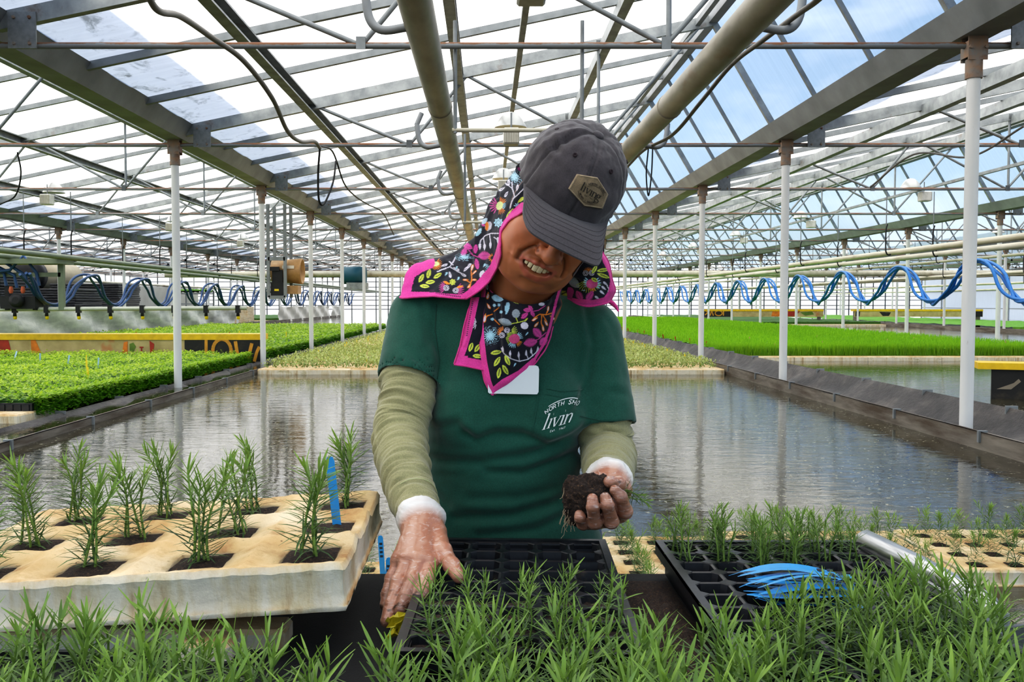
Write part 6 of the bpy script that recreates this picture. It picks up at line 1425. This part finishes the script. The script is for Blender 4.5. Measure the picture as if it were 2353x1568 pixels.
# right tray
p2_=.0535; T2=plug_tray(.304,.955,6,11,p2_,.888); tag(T2,'black plug tray on the right with seedlings and a bundle of blue tags','plug tray')
full=[(i,j) for j in range(0,11) for i in range(6)]; soil_cells(T2,full,p2_,.862,.020)
for j in range(10,-1,-1):
    for i in range(6):
        y=.955+(j+.5)*p2_; x=.304+(i+.5)*p2_
        if i<=0 and 2<=j<=8 and rp.random()<.95: continue
        if 4<=j<=7 and i<=3: continue
        if i==1 and j in (2,3): continue
        if i>=4 and 5<j<8: continue
        if j in (8,7) and rp.random()<.55: continue
        for k in range(1 if j>=4 and rp.random()<.6 else 2):
            q=Vector((x+rp.uniform(-.012,.012),y+rp.uniform(-.012,.012),.866)); back=j>=8
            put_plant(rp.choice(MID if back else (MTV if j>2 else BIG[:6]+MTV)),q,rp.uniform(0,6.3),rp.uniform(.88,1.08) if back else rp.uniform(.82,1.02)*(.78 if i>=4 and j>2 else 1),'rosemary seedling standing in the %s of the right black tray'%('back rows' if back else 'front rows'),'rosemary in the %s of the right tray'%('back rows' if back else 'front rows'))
# nearest trays across the foot of the picture
T3=plug_tray(-.60,.62,10,7,.0535,.855); T3.rotation_euler[2]=0; tag(T3,'nearest black plug tray under the rosemary at the bottom left','plug tray'); soil_cells(T3,[(i,j) for i in range(10) for j in range(7)],.0535,.845,.022)
T4=plug_tray(-.055,.62,7,7,.0535,.855); tag(T4,'nearest black plug tray under the rosemary at the bottom middle','plug tray'); soil_cells(T4,[(i,j) for i in range(7) for j in range(7)],.0535,.845,.022)
T5=plug_tray(.345,.58,6,6,.0535,.862); tag(T5,'nearest black plug tray under the rosemary at the bottom right','plug tray'); soil_cells(T5,[(i,j) for i in range(6) for j in range(6)],.0535,.852,.022)
for (x0,y0,nx,ny,z,nm) in ((-.60,.62,10,7,.845,'left'),(-.055,.62,7,7,.845,'middle'),(.345,.58,6,6,.852,'right')):
    for j in range(ny-1,-1,-1):
        for i in range(nx):
            y=y0+(j+.5)*.0535; x=x0+(i+.5)*.0535
            if y<.68 or abs(x)/y>.62 or (-.20<x<-.085 and y>.87): continue
            if rp.random()<.06: continue
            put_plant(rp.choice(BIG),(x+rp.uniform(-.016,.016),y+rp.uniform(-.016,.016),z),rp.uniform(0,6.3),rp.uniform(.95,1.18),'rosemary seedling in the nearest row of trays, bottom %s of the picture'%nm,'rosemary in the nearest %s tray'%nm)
# foam rafts ------------------------------------------------------
def raft_mesh(nx,ny,s,top,thick,mgx,mgy,hole=.36,dish=.010,seed=0,round_=.012):
    """foam float: dished square cells around open holes, rounded rim; local origin at the front left cell corner"""
    m=MB(); r=random.Random(seed); x0,x1,y0,y1=-abs(mgx),nx*s+mgx,-mgy,ny*s+mgy
    K=12; NXv=nx*K; NYv=ny*K
    xs=[x0+.0,x0+round_*.3,x0+round_]+[i*s/K for i in range(NXv+1)]+[x1-round_,x1-round_*.3,x1]; ys=[y0,y0+round_*.3,y0+round_]+[j*s/K for j in range(NYv+1)]+[y1-round_,y1-round_*.3,y1]
    xs=sorted(set(round(v,5) for v in xs if x0-1e-6<=v<=x1+1e-6)); ys=sorted(set(round(v,5) for v in ys))
    def hz(x,y):
        z=top; ex=min(x-x0,x1-x); ey=min(y-y0,y1-y); e=min(ex,ey)
        if e<round_: z-=round_*(1-math.sqrt(max(0,1-(1-e/round_)**2)))
        if 0<=x<=nx*s and 0<=y<=ny*s:
            fx=(x/s)%1;fy=(y/s)%1; d=max(abs(fx-.5),abs(fy-.5))*2; z-=dish*max(0,1-d)**.75
        z+=.0016*math.sin(x*61+seed)*math.sin(y*53+seed*2)+.0008*math.sin(x*190+y*170)
        return z
    ish=lambda x,y: 0<x<nx*s and 0<y<ny*s and max(abs((x/s)%1-.5),abs((y/s)%1-.5))*2<hole
    idx={};V=[];F=[]
    def vid(i,j):
        if (i,j) not in idx: idx[(i,j)]=len(V); V.append((xs[i],ys[j],hz(xs[i],ys[j])))
        return idx[(i,j)]
    for i in range(len(xs)-1):
        for j in range(len(ys)-1):
            cx,cy=(xs[i]+xs[i+1])/2,(ys[j]+ys[j+1])/2
            if ish(cx,cy): continue
            F.append((vid(i,j),vid(i+1,j),vid(i+1,j+1),vid(i,j+1)))
            for (a,b,di,dj,ca,cb) in (((i+1,j),(i,j),0,-1,0,0),((i,j+1),(i+1,j+1),0,1,0,0),((i,j),(i,j+1),-1,0,0,0),((i+1,j+1),(i+1,j),1,0,0,0)):
                ii,jj=i+di,j+dj
                if 0<=ii<len(xs)-1 and 0<=jj<len(ys)-1:
                    nx_,ny_=(xs[ii]+xs[ii+1])/2,(ys[jj]+ys[jj+1])/2
                    if ish(nx_,ny_):
                        A_,B_=vid(*a),vid(*b); va,vb=V[A_],V[B_]; o=len(V); V.append((va[0],va[1],top-thick*.75)); V.append((vb[0],vb[1],top-thick*.75)); F.append((A_,B_,o+1,o))
    m.add(V,F,0,True)
    # sides
    ring=[(x,y0) for x in xs]+[(x1,y) for y in ys[1:]]+[(x,y1) for x in xs[::-1][1:]]+[(x0,y) for y in ys[::-1][1:-1]]
    lv=[]
    for dz in (0,.006,.018,.032,.046,thick-.006,thick):
        row=[]
        for (x,y) in ring+[ring[0]]:
            z=hz(x,y)-dz if dz<thick-.01 else top-dz; ins=.004*math.sin(dz*70)+(.0035 if dz>thick-.002 else 0)+.0012*math.sin(x*140+y*120+dz*300); sx=(1 if x==x0 else -1 if x==x1 else 0);sy=(1 if y==y0 else -1 if y==y1 else 0)
            row.append((x+sx*ins*.6,y+sy*ins*.6,z))
        lv.append(row)
    m.grid(lv[::-1])
    m.add([(x0,y0,top-thick),(x1,y0,top-thick),(x1,y1,top-thick),(x0,y1,top-thick)],[(3,2,1,0)])
    return m
def raft_soil(o,nx,ny,s,z,hole,seed=0):
    m=MB(); r=random.Random(seed); h=s*hole/2*1.02
    for i in range(nx):
        for j in range(ny):
            cx,cy=(i+.5)*s,(j+.5)*s
            m.grid([[(cx-h+2*h*b/6,cy-h+2*h*a/6,z+.003*r.random()+.005*math.sin(PI*a/6)*math.sin(PI*b/6)) for b in range(7)] for a in range(7)])
    q=m.build('soil_fill',soil_m,o); q['kind']='stuff'
S1=.151; raft=raft_mesh(4,3,S1,0,.066,-.020,.004,.45,.020,3).build('foam_raft',foam); RL=Vector((-.24-3.5*S1,1.235-.5*S1,.934)); raft.location=RL; raft.rotation_euler=(0,-math.radians(3.3),math.radians(.8))
tag(raft,'weathered foam raft of square cells propped on the bench at the left, planted with rosemary','foam raft'); raft_soil(raft,4,3,S1,-.015,.46)
MR=Matrix.Translation(RL)@raft.rotation_euler.to_matrix().to_4x4()
m=MB(); m.rbox(-.72,-.27,1.20,1.26,BZ-.004,.862,.006); m.rbox(-.40,-.33,1.16,1.30,BZ-.004,.86,.006); o=m.build('foam_block',foam); tag(o,'worn foam block propping up the planted raft','foam block')
rowN=['front','middle','back']
for j in range(3):
    for i in range(4):
        if i==3 and j==1: continue
        c=MR@Vector(((i+.5)*S1,(j+.5)*S1,-.014)); 
        o=put_plant(RFT[(i*5+j*2)%6],c,rp.uniform(0,6.3),1.0+.18*rp.random(),'rosemary clump in the propped raft, %s row, %s cell from the right'%(rowN[j],['fourth','third','second','first'][i]),'rosemary in the propped raft')
c=MR@Vector((3.5*S1+.012,1.5*S1+.01,-.02)); plant_tag(c,blue_m,'tall blue plant tag standing in an empty cell of the propped raft',.118,.0135,(0,-.10),0,None,False)
# pond rafts just behind the worker
s2=.121
def pond_raft(x0,y0,nx,ny,label,seed,plants=True,who=''):
    o=raft_mesh(nx,ny,s2,0,.062,.016,.014,.38,.012,seed).build('foam_raft',foam,None,(x0,y0,WZ+.055)); tag(o,label,'foam raft'); raft_soil(o,nx,ny,s2,-.008,.40,seed)
    for j in range(ny):
        for i in range(nx):
            x=x0+(i+.5)*s2; y=y0+(j+.5)*s2
            if abs(x)/y>.66: continue
            put_plant(SML[(i+3*j)%5],(x,y,WZ+.048),rp.uniform(0,6.3),rp.uniform(1.35,1.75),'small rosemary plug in the floating raft %s'%who,'rosemary in the raft %s'%who,stem=False)
pond_raft(.17,2.50,5,6,'floating foam raft of rosemary behind the held soil plug',11,True,'behind the held soil plug')
pond_raft(.86,2.82,5,4,'floating foam raft of rosemary right of the metal rail',12,True,'right of the metal rail')
pond_raft(1.52,2.84,5,4,'floating foam raft of rosemary at the far right edge',13,True,'at the far right edge')
pond_raft(-.80,2.30,6,5,'floating foam raft of rosemary seen between the propped raft and the arm',14,True,'between the propped raft and the arm')
pond_raft(-1.60,2.42,6,4,'floating foam raft of rosemary behind the propped raft',15,True,'behind the propped raft')
for (px,py,Y,h) in ((880,1222,2.72,.11),(888,1285,2.50,.105)): q=at(px,py,Y); plant_tag((q.x,q.y,WZ+.05),blue_m,'blue plant tag with dark pen marks beside the worker\'s arm, %s of two'%('farther' if Y>2.6 else 'nearer'),h+.03,.016,(0,-.06 if Y>2.6 else .05),0)
# aluminium rail and plate on the right
t=thing('metal_rail',(.655,1.36,0)); m=MB(); m.tube([(0.012,-.175,.893),(0.01,-.165,.897),(0,0,.900),(-.012,.165,.898),(-.013,.185,.893)],[.012,.0185,.019,.0185,.012],20); m.build('rail_tube',alu,t)
m=MB(); m.boxmm(-.022,-.016,-.17,.17,.80,.90); m.boxmm(.0,.032,-.182,-.172,.80,.893); m.build('side_plate',alu,t); tag(t,'shiny rounded aluminium rail along the right tray','metal rail')
m=MB(); m.rbox(.69,1.02,1.19,1.20,.60,.872,.002); o=m.build('metal_plate',dullmetal); tag(o,'dull grey metal plate at the lower right corner','metal plate')
# bundle of blue tags in the right tray
for k in range(26):
    m=MB(); L=rp.uniform(.13,.15); w_=.0145; n=10; P=[]
    bend=rp.uniform(-.012,.018)
    for i in range(n+1):
        t_=i/n; ww=w_/2*(1 if t_>.25 else .15+.85*t_/.25); P.append([(-L/2+L*t_,-ww,bend*math.sin(PI*t_)),(-L/2+L*t_,ww,bend*math.sin(PI*t_))])
    m.grid(P,0,False)
    for i in range(3): m.boxmm(L*.18+i*.014,L*.18+i*.014+.008,-.003,.003,bend*.6+.0006,bend*.6+.0012,1)
    lay=k//5; o=m.build('plant_tag',[blue_m,blue_d],None,(.435+.012*rp.uniform(-1,1),1.235+.021*(k%5)-.01+rp.uniform(-.012,.012),.8925+.0045*lay)); o.rotation_euler=(rp.uniform(-.35,.35),rp.uniform(-.05,.05),rp.uniform(-.11,.11))
    tag(o,'loose blue plastic tag in the bundle lying on the right tray','plant tag','bundle of blue tags')
# yellow leaf by the glove
m=MB(); r=random.Random(4); P=[]
for a in range(9):
    row=[]
    for b in range(9):
        u,v=a/8-.5,b/8-.5; row.append((u*.036+.006*r.uniform(-1,1),v*.03+.004*r.uniform(-1,1),.010*math.sin(u*9+v*4)+.006*r.uniform(-1,1)+.012))
    P.append(row)
m.grid(P,0,False); q=at(918,1425,1.235); o=m.build('yellow_leaf',leafmat('yellowed leaf','#b5a81c','#d8cf3a','#8f9a20'),None,(q.x,q.y,q.z-.012)); o.rotation_euler=(.9,0,.3); vcol(o.data,np.full((len(o.data.vertices),3),.5)); tag(o,'crumpled yellow leaf under the gloved fingers','leaf')
# soil plug in the hand with its seedling
g=SDF(np.arange(.10,.26,.0024),np.arange(1.38,1.56,.0024),np.arange(.92,1.08,.0024)); A2=lambda px,py,Y: np.array(at(px,py,Y))
for (px,py,Y,rr) in ((1330,1128,1.455,.022),(1352,1150,1.452,.030),(1335,1160,1.455,.026),(1372,1125,1.462,.024),(1320,1150,1.456,.018),(1318,1115,1.458,.014),(1395,1122,1.468,.014),(1345,1108,1.462,.014),(1325,1180,1.462,.020),(1340,1195,1.468,.014)): g.ell(A2(px,py,Y),(rr,rr*.9,rr),.010)
Vs,Fs=g.mesh(); Ns=vnorm(Vs,Fs); Vs=Vs+Ns*(.0035*vnoise(Vs,110,7)+.0022*vnoise(Vs,260,8))[:,None]; me=mesh_np('soil_plug',Vs,Fs,False); plug=link('soil_plug',me,soil_m)
tag(plug,'dark soil plug with fine roots held in the gloved hand','soil plug')
m=MB()
for k in range(26):
    a=at(1300+rp.uniform(-6,22),1170+rp.uniform(-50,25),1.447); pts=[a]; 
    for i in range(4): pts.append(pts[-1]+Vector((rp.uniform(-.005,.003),rp.uniform(-.004,.002),rp.uniform(-.011,-.001))))
    m.tube(pts,.0005,4)
m.build('roots',flat('pale roots','#a89478',.8),plug)
st=at(1418,1130,1.462); hp=link('rosemary_seedling',MID[2][0],ros_m,None,st); link('stem',MID[2][1],stem_m,hp); hp.rotation_euler=(math.radians(-10),math.radians(108),0); hp.scale=(.66,.66,.66); tag(hp,'rosemary seedling hanging sideways out of the gloved hand','seedling')
# crumbs
